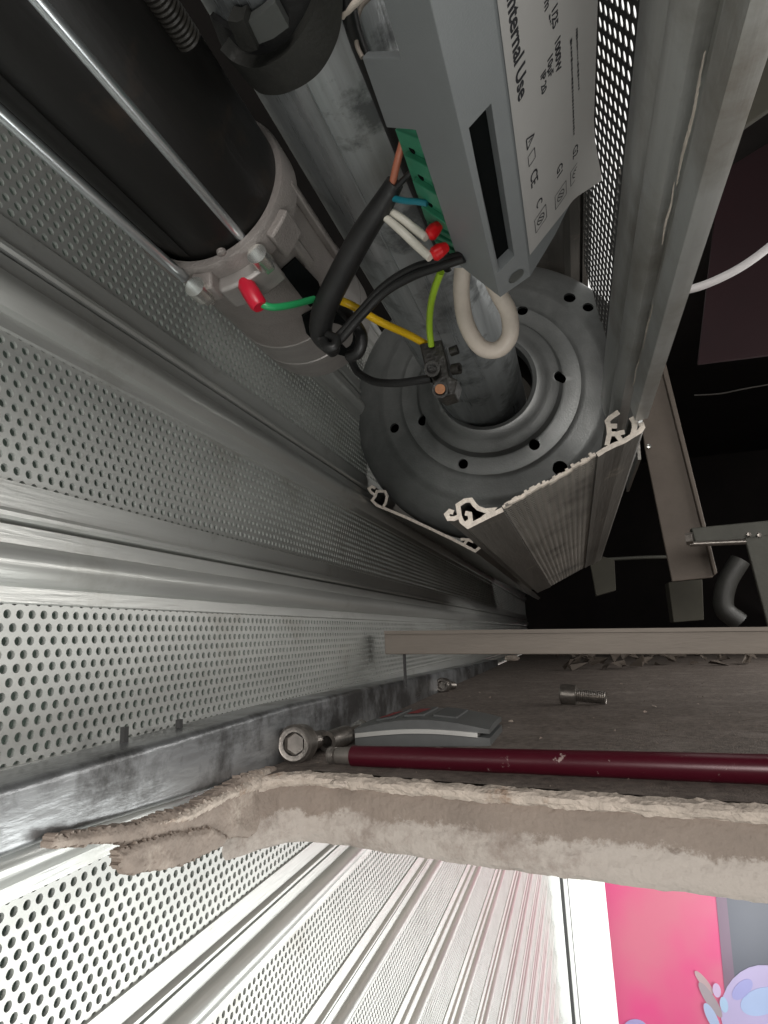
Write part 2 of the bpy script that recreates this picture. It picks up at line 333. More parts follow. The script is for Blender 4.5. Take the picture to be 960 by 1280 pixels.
# broken plaster running back to the left under the square tube
from mathutils import noise as mn
def outline_plate(name, px, X, th, m, parent=None, seed=1, g=.42, jag=.9, amp=1.1):
    P = [PX(u, v, X) for u, v in px]; P = [(p.y, p.z) for p in P]; n = len(P)
    ys_ = [p[0] for p in P]; zs_ = [p[1] for p in P]
    def edge_d(y, z):
        ins = False; dm = 1e9
        for i in range(n):
            (y0, z0), (y1, z1) = P[i], P[(i+1) % n]
            if (z0 > z) != (z1 > z) and y < (y1-y0)*(z-z0)/(z1-z0)+y0: ins = not ins
            dy, dz = y1-y0, z1-z0; t = max(0, min(1, ((y-y0)*dy+(z-z0)*dz)/(dy*dy+dz*dz+1e-9))); dm = min(dm, math.hypot(y-y0-t*dy, z-z0-t*dz))
        return dm if ins else -dm
    idx = {}; vs = []; fs = []
    ny = int((max(ys_)-min(ys_))/g)+4; nz_ = int((max(zs_)-min(zs_))/g)+4; cells = []
    def vert(i, k):
        if (i, k) not in idx:
            y = min(ys_)-g+i*g; z = min(zs_)-g+k*g; d_ = edge_d(y, z); v3 = Vector((y*.22, z*.3, seed))
            h = amp*min(1, max(0, d_)/1.6)**.6+.8*mn.noise(v3*.7)+.2*mn.noise(v3*4)+.12*mn.noise(v3*11)
            wob = Vector((mn.noise(v3*6), mn.noise(v3*6+Vector((9, 3, 1)))))*g*.7
            idx[(i, k)] = len(vs); vs.append((X+h, y+wob.x, z+wob.y))
        return idx[(i, k)]
    for i in range(ny):
        for k in range(nz_):
            y = min(ys_)-g+(i+.5)*g; z = min(zs_)-g+(k+.5)*g
            if edge_d(y, z)+jag*mn.noise(Vector((y*.8, z*.8, seed+5))) > 0: fs.append((vert(i, k), vert(i+1, k), vert(i+1, k+1), vert(i, k+1)))
    cnt = {}
    for f in fs:
        for a, b in zip(f, f[1:]+f[:1]): cnt[(a, b)] = 1
    nb = len(vs); vs += [(X-th, v[1], v[2]) for v in vs]; side = [(b, a, a+nb, b+nb) for (a, b) in cnt if (b, a) not in cnt]
    mb = MB(); mb.add(vs, fs+side+[tuple(q+nb for q in f[::-1]) for f in fs]); return link(name, mb, m, parent, smooth=True)
broken = empty('broken_plaster_edge', (-119, 190, -64), 'crumbling beige plaster edge under the lower left end of the square steel tube', 'plaster')
outline_plate('plaster_chunk', [(345, 958), (300, 972), (240, 1006), (170, 1028), (100, 1040), (66, 1046), (64, 1060), (110, 1056), (150, 1053), (215, 1058), (262, 1050), (300, 1046), (352, 1042)], -117.5, 3.0, M['plaster_brown'], broken, 3)
outline_plate('plaster_chunk', [(338, 962), (296, 984), (236, 1012), (200, 1030), (236, 1026), (285, 1000), (330, 984), (346, 975)], -116.2, 1.5, M['lip'], broken, 5)
fl = outline_plate('plaster_flake', [(146, 1064), (182, 1050), (222, 1040), (262, 1034), (286, 1046), (274, 1060), (230, 1080), (196, 1088), (160, 1093), (147, 1082)], -116.0, 2.2, M['plaster_brown'], None, 8)
tag(fl, 'loose brown plaster flake hanging over the white perforated slat below the ledge', 'plaster flake')

# ================================================================== CURTAIN
XC = -140.0; ZP = 116.0; SP = 72.5; YC0, YC1 = -40.0, 1930.0
curtain = empty('shutter_curtain', (XC, 900, -1000), 'perforated aluminium roller shutter curtain hanging on the left from drum to below the ledge', 'roller shutter')
bead = [(-16+(-9.6)*t, 2.4+3.6*math.sin(math.pi*(.12+.80*t))) for t in np.linspace(0, 1, 10)]
prof = [(1.6, .1), (1.4, .9), (-5.8, 1.1), (-6.4, 2.2), (-7.2, 2.9), (-8.3, 2.9), (-9.1, 2.1), (-9.4, -2.5), (-10.2, -2.5), (-10.4, 1.9), (-15.3, 2.1)]+[(a, b) for a, b in bead]+[(-26.2, 1.0), (-30.2, .9), (-30.6, .1), (-30.6, -1.6), (1.6, -1.6)]
def rail_mesh(): return MB().exY([(XC+b, ZP+a) for a, b in prof], YC0, YC1)
slat0 = None
ROWS = 13
for k in range(-2, 16):
    if slat0 is None:
        slat0 = link('slat', rail_mesh(), M['alu'], curtain)
        pv = perf((XC, ZP-28.0), (0, -1), (1, 0), ROWS, YC0, YC1)
        pan0 = link('perforated_panel', pv, M['alu_perf'], slat0, smooth=False)
        first = slat0; s = slat0
    else:
        s = first.copy(); COL.objects.link(s); c = pan0.copy(); COL.objects.link(c); c.parent = s
    s.location = (0, 0, -SP*k*K)

# --- the square steel tube at the foot of the curtain
tb = MB()
def tube_sec(Y):
    t = (Y-110)/890; x1 = -121-(-1)*t; zt = np.interp(Y, [-60, 110, 260, 1000], [-26.5, -27.6, -26.0, -39]); zb = np.interp(Y, [-60, 130, 240, 1000], [-41, -42.5, -49.5, -50]); c = 2.4
    pts = []
    for cx, cz, a0 in ((x1-c, zt-c, 0), (-138.5+c, zt-c, 90), (-138.5+c, zb+c, 180), (x1-c, zb+c, 270)):
        for q in range(0, 91, 18): a = math.radians(a0+q); pts.append((cx+c*math.cos(a), Y, cz+c*math.sin(a)))
    return pts
ys = [-60, 0, 60, 90, 110, 130, 150, 175, 200, 220, 240, 260, 300, 400, 600, 1000]
secs = [tube_sec(Y) for Y in ys]; n = len(secs[0]); vs = [p for s_ in secs for p in s_]
fs = [(i*n+k, i*n+(k+1) % n, (i+1)*n+(k+1) % n, (i+1)*n+k) for i in range(len(ys)-1) for k in range(n)]+[tuple(range(n)), tuple((len(ys)-1)*n+k for k in range(n))]
tb.add(vs, fs)
tag(link('square_tube', tb, M['steel_tube']), 'worn steel square tube lying along the foot of the shutter curtain on the ledge', 'steel tube')
for (u, v) in ((160, 915), (228, 905)):
    p = PX(u, v, -131)
    tag(link('guide_pin', MB().box((-133, p.y-1, -27), (-131.5, p.y+1, p.z+1.5)), M['gap']), 'small dark pin between steel tube and curtain, '+('nearer the left edge' if u < 200 else 'farther from the left edge'), 'pin', 'dark pins beside the tube')

# ================================================================== END SLATS
def sec(px, ox, oy, sc, Y): 
    out = []
    for a, b in px: q = PY(ox+a/sc, oy+b/sc, Y); out.append((q.x, q.z))
    return out
def hollow(parent, strokes, y0, y1, th, m, name):
    mb = MB()
    for s_ in strokes: mb.ribbon(s_, th, y0, y1, jag=0)
    return link(name, mb, m, parent, smooth=False)
# cut slat below the drum
YQ = 258.0
cs = empty('cut_slat', (-5, 258, 44), 'sawn-off perforated shutter slat with ragged pale edge in front of the dark disc', 'shutter slat')
cl = lambda px: sec(px, 460, 560, 4.364, YQ)
cr = lambda px: sec(px, 740, 480, 9.6, YQ)
loopL = cl([(500, 372), (490, 312), (528, 287), (562, 283), (580, 308), (600, 328), (640, 342), (683, 335), (655, 362), (625, 385)])
knobL = cl([(500, 372), (470, 385), (440, 385), (428, 362), (445, 345), (466, 352)])
mainL = cl([(500, 372), (512, 402), (545, 428), (600, 400), (650, 375), (700, 352), (735, 335)])
hookA = cl([(535, 412), (560, 395), (555, 360), (530, 355)])
mainR = cr([(60, 850), (150, 790), (280, 725), (380, 685), (500, 610), (575, 565), (606, 520), (588, 462)])
brR = cr([(180, 735), (195, 660), (210, 600), (200, 500), (182, 445), (215, 405), (320, 335)])
hk1 = cr([(205, 595), (300, 600), (360, 580), (355, 555)])
hk2 = cr([(200, 505), (300, 505)])
hk3 = cr([(290, 600), (350, 680)])
hk4 = cr([(490, 605), (510, 520), (505, 455), (470, 400)])
allst = [loopL, knobL, mainL, hookA, mainR, brR, hk1, hk2, hk3, hk4]
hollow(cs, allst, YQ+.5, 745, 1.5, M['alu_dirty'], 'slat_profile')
[hollow(cs, [q_], YQ-.02*i_, YQ+.45, 1.9, M['alu_cut'], 'sawn_edge') for i_, q_ in enumerate(allst)]
a = Vector(mainL[-1]); b = Vector(mainR[0]); dv = (b-a); ln = dv.length; dv.normalize(); nv = Vector((dv.y, -dv.x))
rows = int(ln/ROWH); off = (ln-rows*ROWH)/2
rnd = random.Random(4); jg = [rnd.uniform(-1.5, 3.5) for _ in range(rows+1)]
pv = perf((a.x+dv.x*off, a.y+dv.y*off), dv, nv, rows, YQ-2, 744, lod_y=620, hole=1.25, drop=lambda s_, y: y < YQ+jg[int(s_/ROWH)])
M['alu_worn'] = mat('worn_perforated_aluminium', (0.34, 0.32, 0.29), 0.4, 0.42, 0.3, 60, (1, 0.08, 1), 0, 700, (0.16, 0.15, 0.135), 12, 0.5, 0.62)
link('perforated_panel', pv, M['alu_worn'], cs, smooth=False)
# sawn rim of the perforated part (little teeth)
mb = MB()
for i in range(rows):
    for k in range(3):
        s0 = off+i*ROWH+k*ROWH/3; p = a+dv*s0; q = a+dv*(s0+ROWH/3+.05); y = YQ+jg[i]+rnd.uniform(-.6, .8); h = rnd.uniform(.8, 1.9)
        mb.hexa([(p.x, y-1, p.y), (q.x, y-1, q.y), (q.x+nv.x*.1, y+1.5, q.y+nv.y*.1), (p.x+nv.x*.1, y+1.5, p.y+nv.y*.1)], [(p.x-nv.x*h, y-1, p.y-nv.y*h), (q.x-nv.x*h, y-1, q.y-nv.y*h), (q.x-nv.x*h, y+1.5, q.y-nv.y*h), (p.x-nv.x*h, y+1.5, p.y-nv.y*h)])
link('ragged_edge', mb, M['alu_cut'], cs, smooth=False)
# smooth slat whose end shows left of the cut one
YL = 425.0
ls = empty('end_slat', (-90, 425, 52), 'smooth grey shutter slat with hooked end profile between curtain and cut slat', 'shutter slat')
cl2 = lambda px: sec(px, 460, 560, 4.364, YL)
st2 = [cl2([(80, 325), (200, 375), (330, 435), (460, 497), (585, 562), (612, 540)]), cl2([(80, 325), (48, 312), (22, 285), (40, 262), (48, 236), (92, 236), (104, 262), (96, 300), (80, 325)]),
       cl2([(45, 262), (15, 240), (5, 222), (22, 210), (40, 220)]), cl2([(518, 530), (545, 500), (505, 498)]), cl2([(545, 500), (575, 512)])]
hollow(ls, st2, YL+.5, 1150, 1.5, M['alu_dirty'], 'slat_profile')
[hollow(ls, [q_], YL-.02*i_, YL+.45, 1.9, M['alu_cut'], 'sawn_edge') for i_, q_ in enumerate(st2)]
# right-hand slat running towards the camera
rs = empty('right_slat', (26, 120, 75), 'long shutter slat running past the control box on the right, pale scratches on its rails', 'shutter slat')
A = Vector((32.0, 78.0)); B = Vector((17.5, 152.0)); dv = (B-A).normalized(); nv = Vector((-dv.y, dv.x))
if nv.dot(-A) < 0: nv = -nv
def at(s_, h): q = A+dv*s_+nv*h; return (q.x, q.y)
# x/z ratios seen in the photograph: rail edges
def s_at(ratio):               # distance along the slat at which x/z == ratio
    return (A.x-ratio*A.y)/(ratio*dv.y-dv.x)
sP = s_at(0.205)               # start of perforated part
M['alu_scraped'] = mat('scraped_aluminium', (0.50, 0.505, 0.49), 0.5, 0.38, 0.15, 70, (1, 0.05, 1), 0.2, 700, (0.30, 0.28, 0.25), 16, 0.48, 0.66)
rp = [at(0, -1.6), at(0, 2.0), at(.6, 3.0), at(s_at(.365), 3.0), at(s_at(.350), 2.0), at(s_at(.348), -.4), at(s_at(.318), -.4), at(s_at(.316), 2.6), at(s_at(.30), 4.0), at(s_at(.285), 4.4), at(s_at(.277), 3.8), at(s_at(.272), 1.0), at(s_at(.262), .6), at(s_at(.255), 1.8), at(s_at(.235), 2.2), at(s_at(.215), 1.5), at(sP-.2, .8), at(sP+1.2, .7), at(sP+1.2, -1.6)]
sX = s_at(.317)
r1_ = [p for p in rp[:7]]+[at(s_at(.318), -1.6)]
r2_ = [at(s_at(.318)+.05, -1.55)]+[(p[0], p[1]) for p in rp[7:]]
link('interlock_rail', MB().exY(r1_, -60, 254), M['alu_scraped'], rs)
link('interlock_rail', MB().exY(r2_, -60, 335), M['alu_scraped'], rs)
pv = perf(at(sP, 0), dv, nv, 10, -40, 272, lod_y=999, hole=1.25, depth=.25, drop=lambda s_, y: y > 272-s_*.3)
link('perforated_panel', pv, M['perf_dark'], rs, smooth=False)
M['scratch'] = mat('dried_plaster_smear', (0.62, 0.55, 0.48), 0, 0.8, 0.25, 300, (1, .3, 1), .6, 900)
def smear(s0, wd, ya, yb, seed):
    rn_ = random.Random(seed); mb = MB(); n_ = 40; vs = []
    for i in range(n_+1):
        t = i/n_; Y = ya+(yb-ya)*t; c_ = s0+.25*math.sin(t*9+seed)+rn_.uniform(-.08, .08); w_ = wd*(math.sin(math.pi*min(1, max(0.0, t)))**.5)*rn_.uniform(.6, 1)
        for e_, h in ((-.5, 0), (-.3, .14), (.3, .14), (.5, 0)):
            q = at(c_+w_*e_, rail_h(c_+w_*e_)+h+.03); vs.append((q[0], Y, q[1]))
    mb.add(vs, [(i*4+k, i*4+k+1, i*4+5+k, i*4+4+k) for i in range(n_) for k in range(3)])
    return link('plaster_smear', mb, M['scratch'], rs)
rail_pts = sorted([(s_at(.365), 3.0), (s_at(.350), 2.0), (s_at(.316), 2.6), (s_at(.30), 4.0), (s_at(.285), 4.4), (s_at(.277), 3.8), (s_at(.272), 1.0), (s_at(.262), .6), (0, 2), (.6, 3)])
def rail_h(x_): return float(np.interp(x_, [p[0] for p in rail_pts], [p[1] for p in rail_pts]))
smear(s_at(.345)+.6, 1.2, 96, 128, 1); smear(s_at(.34)+.4, .9, 128, 150, 2); smear(s_at(.35), 1.3, 176, 205, 3); smear(s_at(.345), .8, 214, 240, 4)
tag(link('inner_strip', MB().exY([(38, 84), (47, 252), (48.5, 252), (39.5, 84)], 342, 423), M['alu_dirty']), 'added dark strip blocking side light, hidden behind the right slat beside the disc', 'shutter slat')  # unseen strip added to keep side light off shaft and disc
emitter = empty('dot_emitter', (70, 600, 395), 'added bright lamp seen only as white dots through the perforated right slat', 'emitter')  # glowing panel added behind the right slat to make its bright dots
link('emitter_housing', MB().box((24, 290, 392), (108, 790, 420)), M['white'], emitter, smooth=False)
link('emitter_face', MB().box((28, 295, 386), (104, 785, 391.5)), emat('emitter_glow', (1.0, .99, .95), 1.2), emitter, smooth=False)
# top slats of the roll, seen between box and right slat
for (a_, b_, lab) in (((33, 258), (-45, 272), 'dark shutter slat closing the top of the roll above the disc, right part'), ((-52, 274), (-114, 264), 'dark shutter slat closing the top of the roll above the disc, left part')):
    A2 = Vector(a_); B2 = Vector(b_); d2 = (B2-A2).normalized(); n2 = Vector((-d2.y, d2.x))
    if n2.dot(-A2) < 0: n2 = -n2
    L = (B2-A2).length; pts = []
    for s_, h in [(0, -1.5), (0, 2), (4, 3), (5, -1), (6, 2.5), (12, 4.5), (16, 2), (17, .5), (L-10, .5), (L-9, 2.5), (L-5, 3), (L, 2), (L, -1.5)]: q = A2+d2*s_+n2*h; pts.append((q.x, q.y))
    tag(link('inner_strip', MB().exY(pts, 60, 1500), M['alu_dirty']), lab, 'shutter slat')

# ================================================================== DRUM DISC AND SHAFT
DC = (-42.5, 0, 163.5); SC = (-47.0, 163.5); SR = 27.6
disc = empty('drum_disc', (DC[0], 430, DC[2]-100), 'dark grey pressed steel disc with round holes around the shaft', 'disc')
YR = 446.0
# Y as function of radius (towards camera = smaller Y)
dp = [(29.6, 416), (29.6, 408), (30.4, 405.6), (33, 404.3), (36, 404.6), (39, 406.3), (42, 407.6), (45, 408.2), (47, 409.2), (48.3, 411.6), (49.2, 413.6), (50.6, 414.2), (58, 414.9), (60.5, 415.3), (62, 416.3), (64, 416.9), (74, 418.6), (77, 419.3), (79, 420.6), (81, 421.2), (92, 425.5), (98, 429.5), (100.5, 433), (101.5, 437), (101.5, 446), (99.5, 446), (99.5, 438)]
NS = 144
hole_px = [(528, 526, 4.2), (579, 580, 4.2), (668, 556, 4.4), (700, 471, 4.6), (653, 388, 4.6), (493, 535, 4.4), (700, 585, 6), (712, 372, 5), (735, 384, 4.5)]
def prof_y(r): return float(np.interp(r, [p[0] for p in dp[3:22]], [p[1] for p in dp[3:22]]))
hp = []
for u, v, rr in hole_px:
    Y = 418.
    for _ in range(6): q = PY(u, v, Y); r = math.hypot(q.x-DC[0], q.z-DC[2]); Y = prof_y(min(r, 97))
    hp.append((q.x-DC[0], q.z-DC[2], rr*.8, Y))
# fine polar mesh with the holes cut by a boolean
mb = MB(); mb.lathe((DC[0], 0, DC[2]), (0, 1, 0), dp+[(99.0, 433.5), (91.5, 428.0), (79, 423.5), (62, 419), (50, 416.5), (46, 412), (38, 409), (33, 406.5), (31.5, 409), (31.5, 416), (29.6, 416)], NS)
plate = link('disc_plate', mb, M['disc'], disc)
cut = MB()
for x, z, r, Y in hp: cut.lathe((DC[0]+x, Y-8, DC[2]+z), (0, 1, 0), [(0.001, 0), (r, 0), (r, 20), (0.001, 20)], 20)
for (u, v) in ((470, 527), (473, 552)):
    q = PY(u, v, 433); cut.box((q.x-1.6, 425, q.z-2), (q.x+2.4, 441, q.z+2))
cut_o = link('cutter', cut, M['disc'], disc)
import bmesh
bm = bmesh.new(); bm.from_mesh(cut_o.data); bmesh.ops.remove_doubles(bm, verts=bm.verts, dist=1e-5); bmesh.ops.recalc_face_normals(bm, faces=bm.faces); bm.to_mesh(cut_o.data); bm.free()
bm = bmesh.new(); bm.from_mesh(plate.data); bmesh.ops.remove_doubles(bm, verts=bm.verts, dist=1e-5); bmesh.ops.recalc_face_normals(bm, faces=bm.faces); bm.to_mesh(plate.data); bm.free()
bmod = plate.modifiers.new('holes', 'BOOLEAN'); bmod.operation = 'DIFFERENCE'; bmod.solver = 'EXACT'; bmod.object = cut_o
dg = bpy.context.evaluated_depsgraph_get(); nm = bpy.data.meshes.new_from_object(plate.evaluated_get(dg))
plate.modifiers.clear(); plate.data = nm
bpy.data.objects.remove(cut_o, do_unlink=True)
nm.polygons.foreach_set('use_smooth', [True]*len(nm.polygons)); nm.set_sharp_from_angle(angle=math.radians(24))
link('light_baffle', MB().lathe((DC[0], 0, DC[2]), (0, 1, 0), [(SR+1, 450), (99, 443), (99, 445), (SR+1, 452)], 60), M['dark'], disc)  # dark backing added so no light shows through the disc holes
shaft = MB(); shaft.lathe((SC[0], 0, SC[1]), (0, 1, 0), [(SR-2, -60), (SR, -60), (SR, 470), (SR-2, 470), (SR-2, -60)], 96)
sh = link('shaft_tube', shaft, M['galv'])
tag(sh, 'thick galvanised steel shaft running into the dark disc, streaked and scratched', 'shaft')

smm = MB(); p = PC_(400, 140, SC, SR); qa = math.atan2(p.z-SC[1], p.x-SC[0])
link('seam_highlight', (lambda mb: mb)(MB().ribbon([(SC[0]+(SR+.02)*math.cos(qa+t), SC[1]+(SR+.02)*math.sin(qa+t)) for t in (-.012, 0, .012)], .28, 60, 404)), M['rod'], sh)  # thin bright strip: highlight along the shaft seam put into shape and colour
def cylpatch(mb, c, r0, r1, a0, a1, y0, y1, n=8):
    vs = []; fs = []
    for k in range(n+1):
        q = a0+(a1-a0)*k/n
        for r, y in ((r0, y0), (r1, y0), (r1, y1), (r0, y1)): vs.append((c[0]+r*math.cos(q), y, c[1]+r*math.sin(q)))
    for k in range(n): fs += [(k*4+i, k*4+(i+1) % 4, k*4+4+(i+1) % 4, k*4+4+i) for i in range(4)]
    mb.add(vs, fs+[(3, 2, 1, 0), (n*4, n*4+1, n*4+2, n*4+3)])
# rubber clip round the shaft at the top
clip = empty('shaft_clip', (SC[0], 116, SC[1]-33), 'charcoal plastic clamp ring round the shaft at the top of the picture', 'clamp')
def cyl_band(lo, hi, r0, r1, c=SC):
    vs = []; fs = []; n_ = len(lo)
    for (a_, b_) in zip(lo, hi):
        for (u, v) in (a_, b_):
            p = PC_(u, v, c, r1); d_ = Vector((p.x-c[0], 0, p.z-c[1])).normalized()
            vs += [Vector((c[0], p.y, c[1]))+d_*r1, Vector((c[0], p.y, c[1]))+d_*r0]
    for k in range(n_-1): a_ = k*4; b_ = a_+4; fs += [(a_, a_+2, b_+2, b_), (a_+1, b_+1, b_+3, a_+3), (a_, b_, b_+1, a_+1), (a_+2, a_+3, b_+3, b_+2)]
    fs += [(0, 1, 3, 2), ((n_-1)*4, (n_-1)*4+2, (n_-1)*4+3, (n_-1)*4+1)]
    mb = MB(); mb.add(vs, fs); return mb
def dense(P, n_=6):
    return [(q.x, q.y) for q in spline([(a_, b_, 0) for a_, b_ in P], n_)]
low_c = dense([(312, 106), (326, 117), (345, 119), (362, 115), (382, 105), (400, 90), (414, 68), (424, 42), (428, 12), (428, -25)])
up_c = dense([(275, 62), (290, 76), (308, 84), (326, 84), (344, 76), (360, 64), (374, 46), (388, 24), (398, 0), (402, -28)])
link('clamp_ring', cyl_band(low_c, up_c, SR+.3, SR+5), M['clip'], clip)
up2 = dense([(262, 20), (282, 34), (300, 40), (318, 36), (334, 24), (346, 4), (352, -14), (356, -24), (360, -34), (364, -44)])
link('clamp_inner', cyl_band(up_c, up2, SR+.3, SR+1.6), M['rubber'], clip)
link('clamp_pad', cyl_band([(322, 56), (342, 48), (361, 34)], [(306, 30), (326, 18), (344, 2)], SR+1.8, SR+4.2), M['clip_pad'], clip)
link('clamp_lug', cyl_band([(300, 62), (312, 66), (322, 62)], [(284, 26), (296, 28), (304, 24)], SR+1.8, SR+5.5), M['clip'], clip)
# ================================================================== MOTOR
MC = (-89.5, 127.0); MR = 23.0
mo = empty('tubular_motor', (MC[0], 180, MC[1]-MR), 'black cylindrical shutter motor with cast grey end cap beside the shaft', 'motor')
link('motor_body', MB().lathe((MC[0]+.6, 0, MC[1]+.8), (0, 1, 0), [(0.01, -60), (21.6, -60), (21.6, 147), (0.01, 147)], 80), M['black_steel'], mo)
# shallow panel ridge along the body
body2 = MB(); 
for q0 in (3.62, 4.35): cylpatch(body2, (MC[0]+.6, MC[1]+.8), 21.4, 22.0, q0, q0+.16, -55, 140, 3)
link('body_rib', body2, M['black_steel'], mo)
cap = MB().lathe((MC[0], 0, MC[1]), (0, 1, 0), [(21.9, 141), (24.0, 141), (24.6, 142), (24.6, 150), (23.4, 151.5), (22.6, 153), (22.9, 196)], 96)
link('end_cap', cap, M['cast'], mo)
link('end_ring', MB().lathe((MC[0], 0, MC[1]), (0, 1, 0), [(22.9, 196), (23.3, 196.2), (23.3, 210), (22.9, 210.5), (22.9, 211.2), (23.3, 211.6), (23.2, 221), (22.4, 226), (19, 229.5), (.01, 230)], 96), M['turned'], mo)
def mang(u, v, r=24): p = PC_(u, v, MC, r); return math.atan2(p.z-MC[1], p.x-MC[0]), p.y
# raised clamp arcs and lugs
arc = MB()
q1, y1 = mang(262, 345, 26); q2, y2 = mang(318, 298, 26)
cylpatch(arc, MC, 23.5, 28.6, min(q1, q2), max(q1, q2), 147, 157, 14)
link('clamp_arc', arc, M['turned'], mo, bevel=.9)
q, y = mang(247, 352, 27)
lg = MB(); cylpatch(lg, MC, 22.5, 29.5, q-.10, q+.16, 143, 150, 6); link('lug', lg, M['cast'], mo, bevel=.8)
q, y = mang(338, 268, 26)
lg = MB(); cylpatch(lg, MC, 23, 27.0, q-.16, q+.18, 143, 153.5, 6); cylpatch(lg, MC, 22, 25.0, q+.02, q+.14, 153.5, 168, 4); link('lug', lg, M['cast'], mo, bevel=.8)
q, y = mang(362, 222, 25)
lg = MB(); cylpatch(lg, MC, 22.5, 24.8, q-.03, q+.05, 146, 190, 3); link('rib', lg, M['cast'], mo, bevel=.4)
p = PC_(277, 316, MC, 24.8); c3 = Vector((MC[0], p.y, MC[1])); dn = (p-c3).normalized()
link('dimple', MB().lathe(p-dn*.6, dn, [(1.3, 0), (1.3, .8), (.9, 1.1), (.01, 1.2)], 16), M['cast'], mo)
# dark plates: shade of square slot and cable hole put into colour
def dark_patch(px, r, name, m=None, th=.5):
    P = [PC_(u, v, MC, r) for u, v in px]; c = sum(P, Vector())/len(P); n_ = Vector((c.x-MC[0], 0, c.z-MC[1])).normalized()
    mb = MB().plate(P, n_, th); return link(name, mb, m or M['box_in'], mo, smooth=False)
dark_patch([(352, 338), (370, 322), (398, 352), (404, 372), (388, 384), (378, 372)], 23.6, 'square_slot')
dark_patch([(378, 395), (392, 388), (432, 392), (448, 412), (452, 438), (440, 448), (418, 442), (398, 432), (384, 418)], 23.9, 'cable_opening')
# tie rods with bolts
rods = [((0, 130), (230, 347), 1.45), ((34, 0), (302, 297), 1.5)]
for i, (pa, pb, rr) in enumerate(rods):
    e = PY(pb[0], pb[1], 142 if i else 143)
    link('tie_rod', MB().sweep([(e.x, -40, e.z), (e.x, e.y, e.z)], rr, 20), M['rod'], mo)
for (u, v, rB) in ((253, 367, 29.6), (329, 327, 27.2)):
    p = PC_(u, v, MC, rB)
    b_ = MB(); b_.lathe(p, (0, 1, 0), [(.01, -4), (2.9, -4), (2.9, .7), (.01, .7)], 24)
    b_.lathe((p.x, p.y+.7, p.z), (0, 1, 0), [(.01, 0), (2.4, 0), (2.4, 2.2), (2.0, 2.7), (.01, 2.7)], 6); b_.lathe((p.x, p.y+2.9, p.z), (0, 1, 0), [(.01, 0), (1.2, 0), (1.2, 1.8), (.9, 2.2), (.01, 2.2)], 16)
    link('bolt', b_, M['bolt'], mo)
# coiled strain relief on the dark body
P0 = PC_(178, -35, (MC[0], MC[1]), 24); P1 = PC_(236, 50, (MC[0], MC[1]), 24); coil = []
d_ = (P1-P0); L_ = d_.length; d_.normalize(); e1 = Vector((0, 0, 1)).cross(d_).normalized(); e2 = d_.cross(e1)
for k in range(260): t = k/259; q = t*2*math.pi*13; coil.append(P0+d_*L_*t+(e1*math.cos(q)+e2*math.sin(q))*2.4)
tag(link('coil_spring', MB().sweep(coil, .5, 6), M['choc']), 'dark coiled spring sleeve on the black motor body near the top edge', 'spring')

# ================================================================== CONTROL BOX
cb = empty('control_box', (0, 100, 88), 'grey plastic control box with white printed label hanging below the shaft', 'control box')
RG = Vector((-11.7, 90.6)); LL = Vector((-3.1, 95.2)); RR = Vector((15.0, 118.0)); LD = Vector((-10.7, 12.4))
def lf(s_, Y): q = RG+LD*s_; return Vector((q.x, Y, q.y))
nL = Vector((-LD.y, 0, LD.x)).normalized()
if nL.dot(Vector((20, 0, -100))) < 0: nL = -nL
YE = 165.0
def onL(u, v): return PP(u, v, (RG.x, 0, RG.y), nL)
polyL = [lf(0, 25), lf(0, YE), onL(573, 331), onL(569, 317), onL(519, 163), onL(483, 160), onL(452, 72), onL(500, 72), onL(478, 0), lf(.79, 25)]
link('side_cover', MB().plate(polyL, nL, 1.8), M['box'], cb, smooth=False, bevel=.35)
# narrow front face with its slot
dF = (LL-RG); lenF = dF.length; dF.normalize(); nF = Vector((dF.y, 0, -dF.x))
def onF(u, v): return PP(u, v, (RG.x, 0, RG.y), nF)
slot = [onF(586, 160), onF(614, 129), onF(643, 320), onF(622, 341)]
outer = [Vector((RG.x, 25, RG.y)), Vector((LL.x, 25, LL.y)), Vector((LL.x, YE, LL.y)), Vector((RG.x, YE, RG.y))]
mb = MB(); dn = [p-nF*10 for p in slot]
mb.add(outer+slot+dn, [(0, 1, 5, 4), (1, 2, 6, 5), (2, 3, 7, 6), (3, 0, 4, 7)]+[(4+i, 4+(i+1) % 4, 8+(i+1) % 4, 8+i) for i in range(4)])
link('front_cover', mb, M['box'], cb, smooth=False)
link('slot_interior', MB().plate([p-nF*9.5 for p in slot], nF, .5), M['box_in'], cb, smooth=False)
for k in range(2):
    g = MB()
    p = slot[0].lerp(slot[3], .02+.82*k)-nF*8; g.box((p.x-1, p.y, p.z-1), (p.x+8, p.y+9, p.z+1.5)); link('circuit_part', g, M['green'], cb, smooth=False)
pc = onF(645, 345)+nF*.05
link('round_recess', MB().lathe(pc, nF, [(2.35, .12), (2.15, .12), (2.05, .0), (.01, .0)], 28), M['clip_pad'], cb)
# label side of the housing
dN = (RR-LL); wN = dN.length; dN.normalize(); nN = Vector((dN.y, 0, -dN.x))
def onN(u, v): return PP(u, v, (LL.x, 0, LL.y), nN)
def lab(wd, Y, h=0): q = LL+dN*wd; return Vector((q.x, Y, q.y))+nN*h
link('label_side', MB().plate([lab(0, 25, -.02), lab(wN, 25, -.02), lab(wN, 152, -.02), lab(wN*.75, 158, -.02), lab(wN*.4, 163, -.02), lab(0, YE, -.02)], nN, 2.0), M['box'], cb, smooth=False)
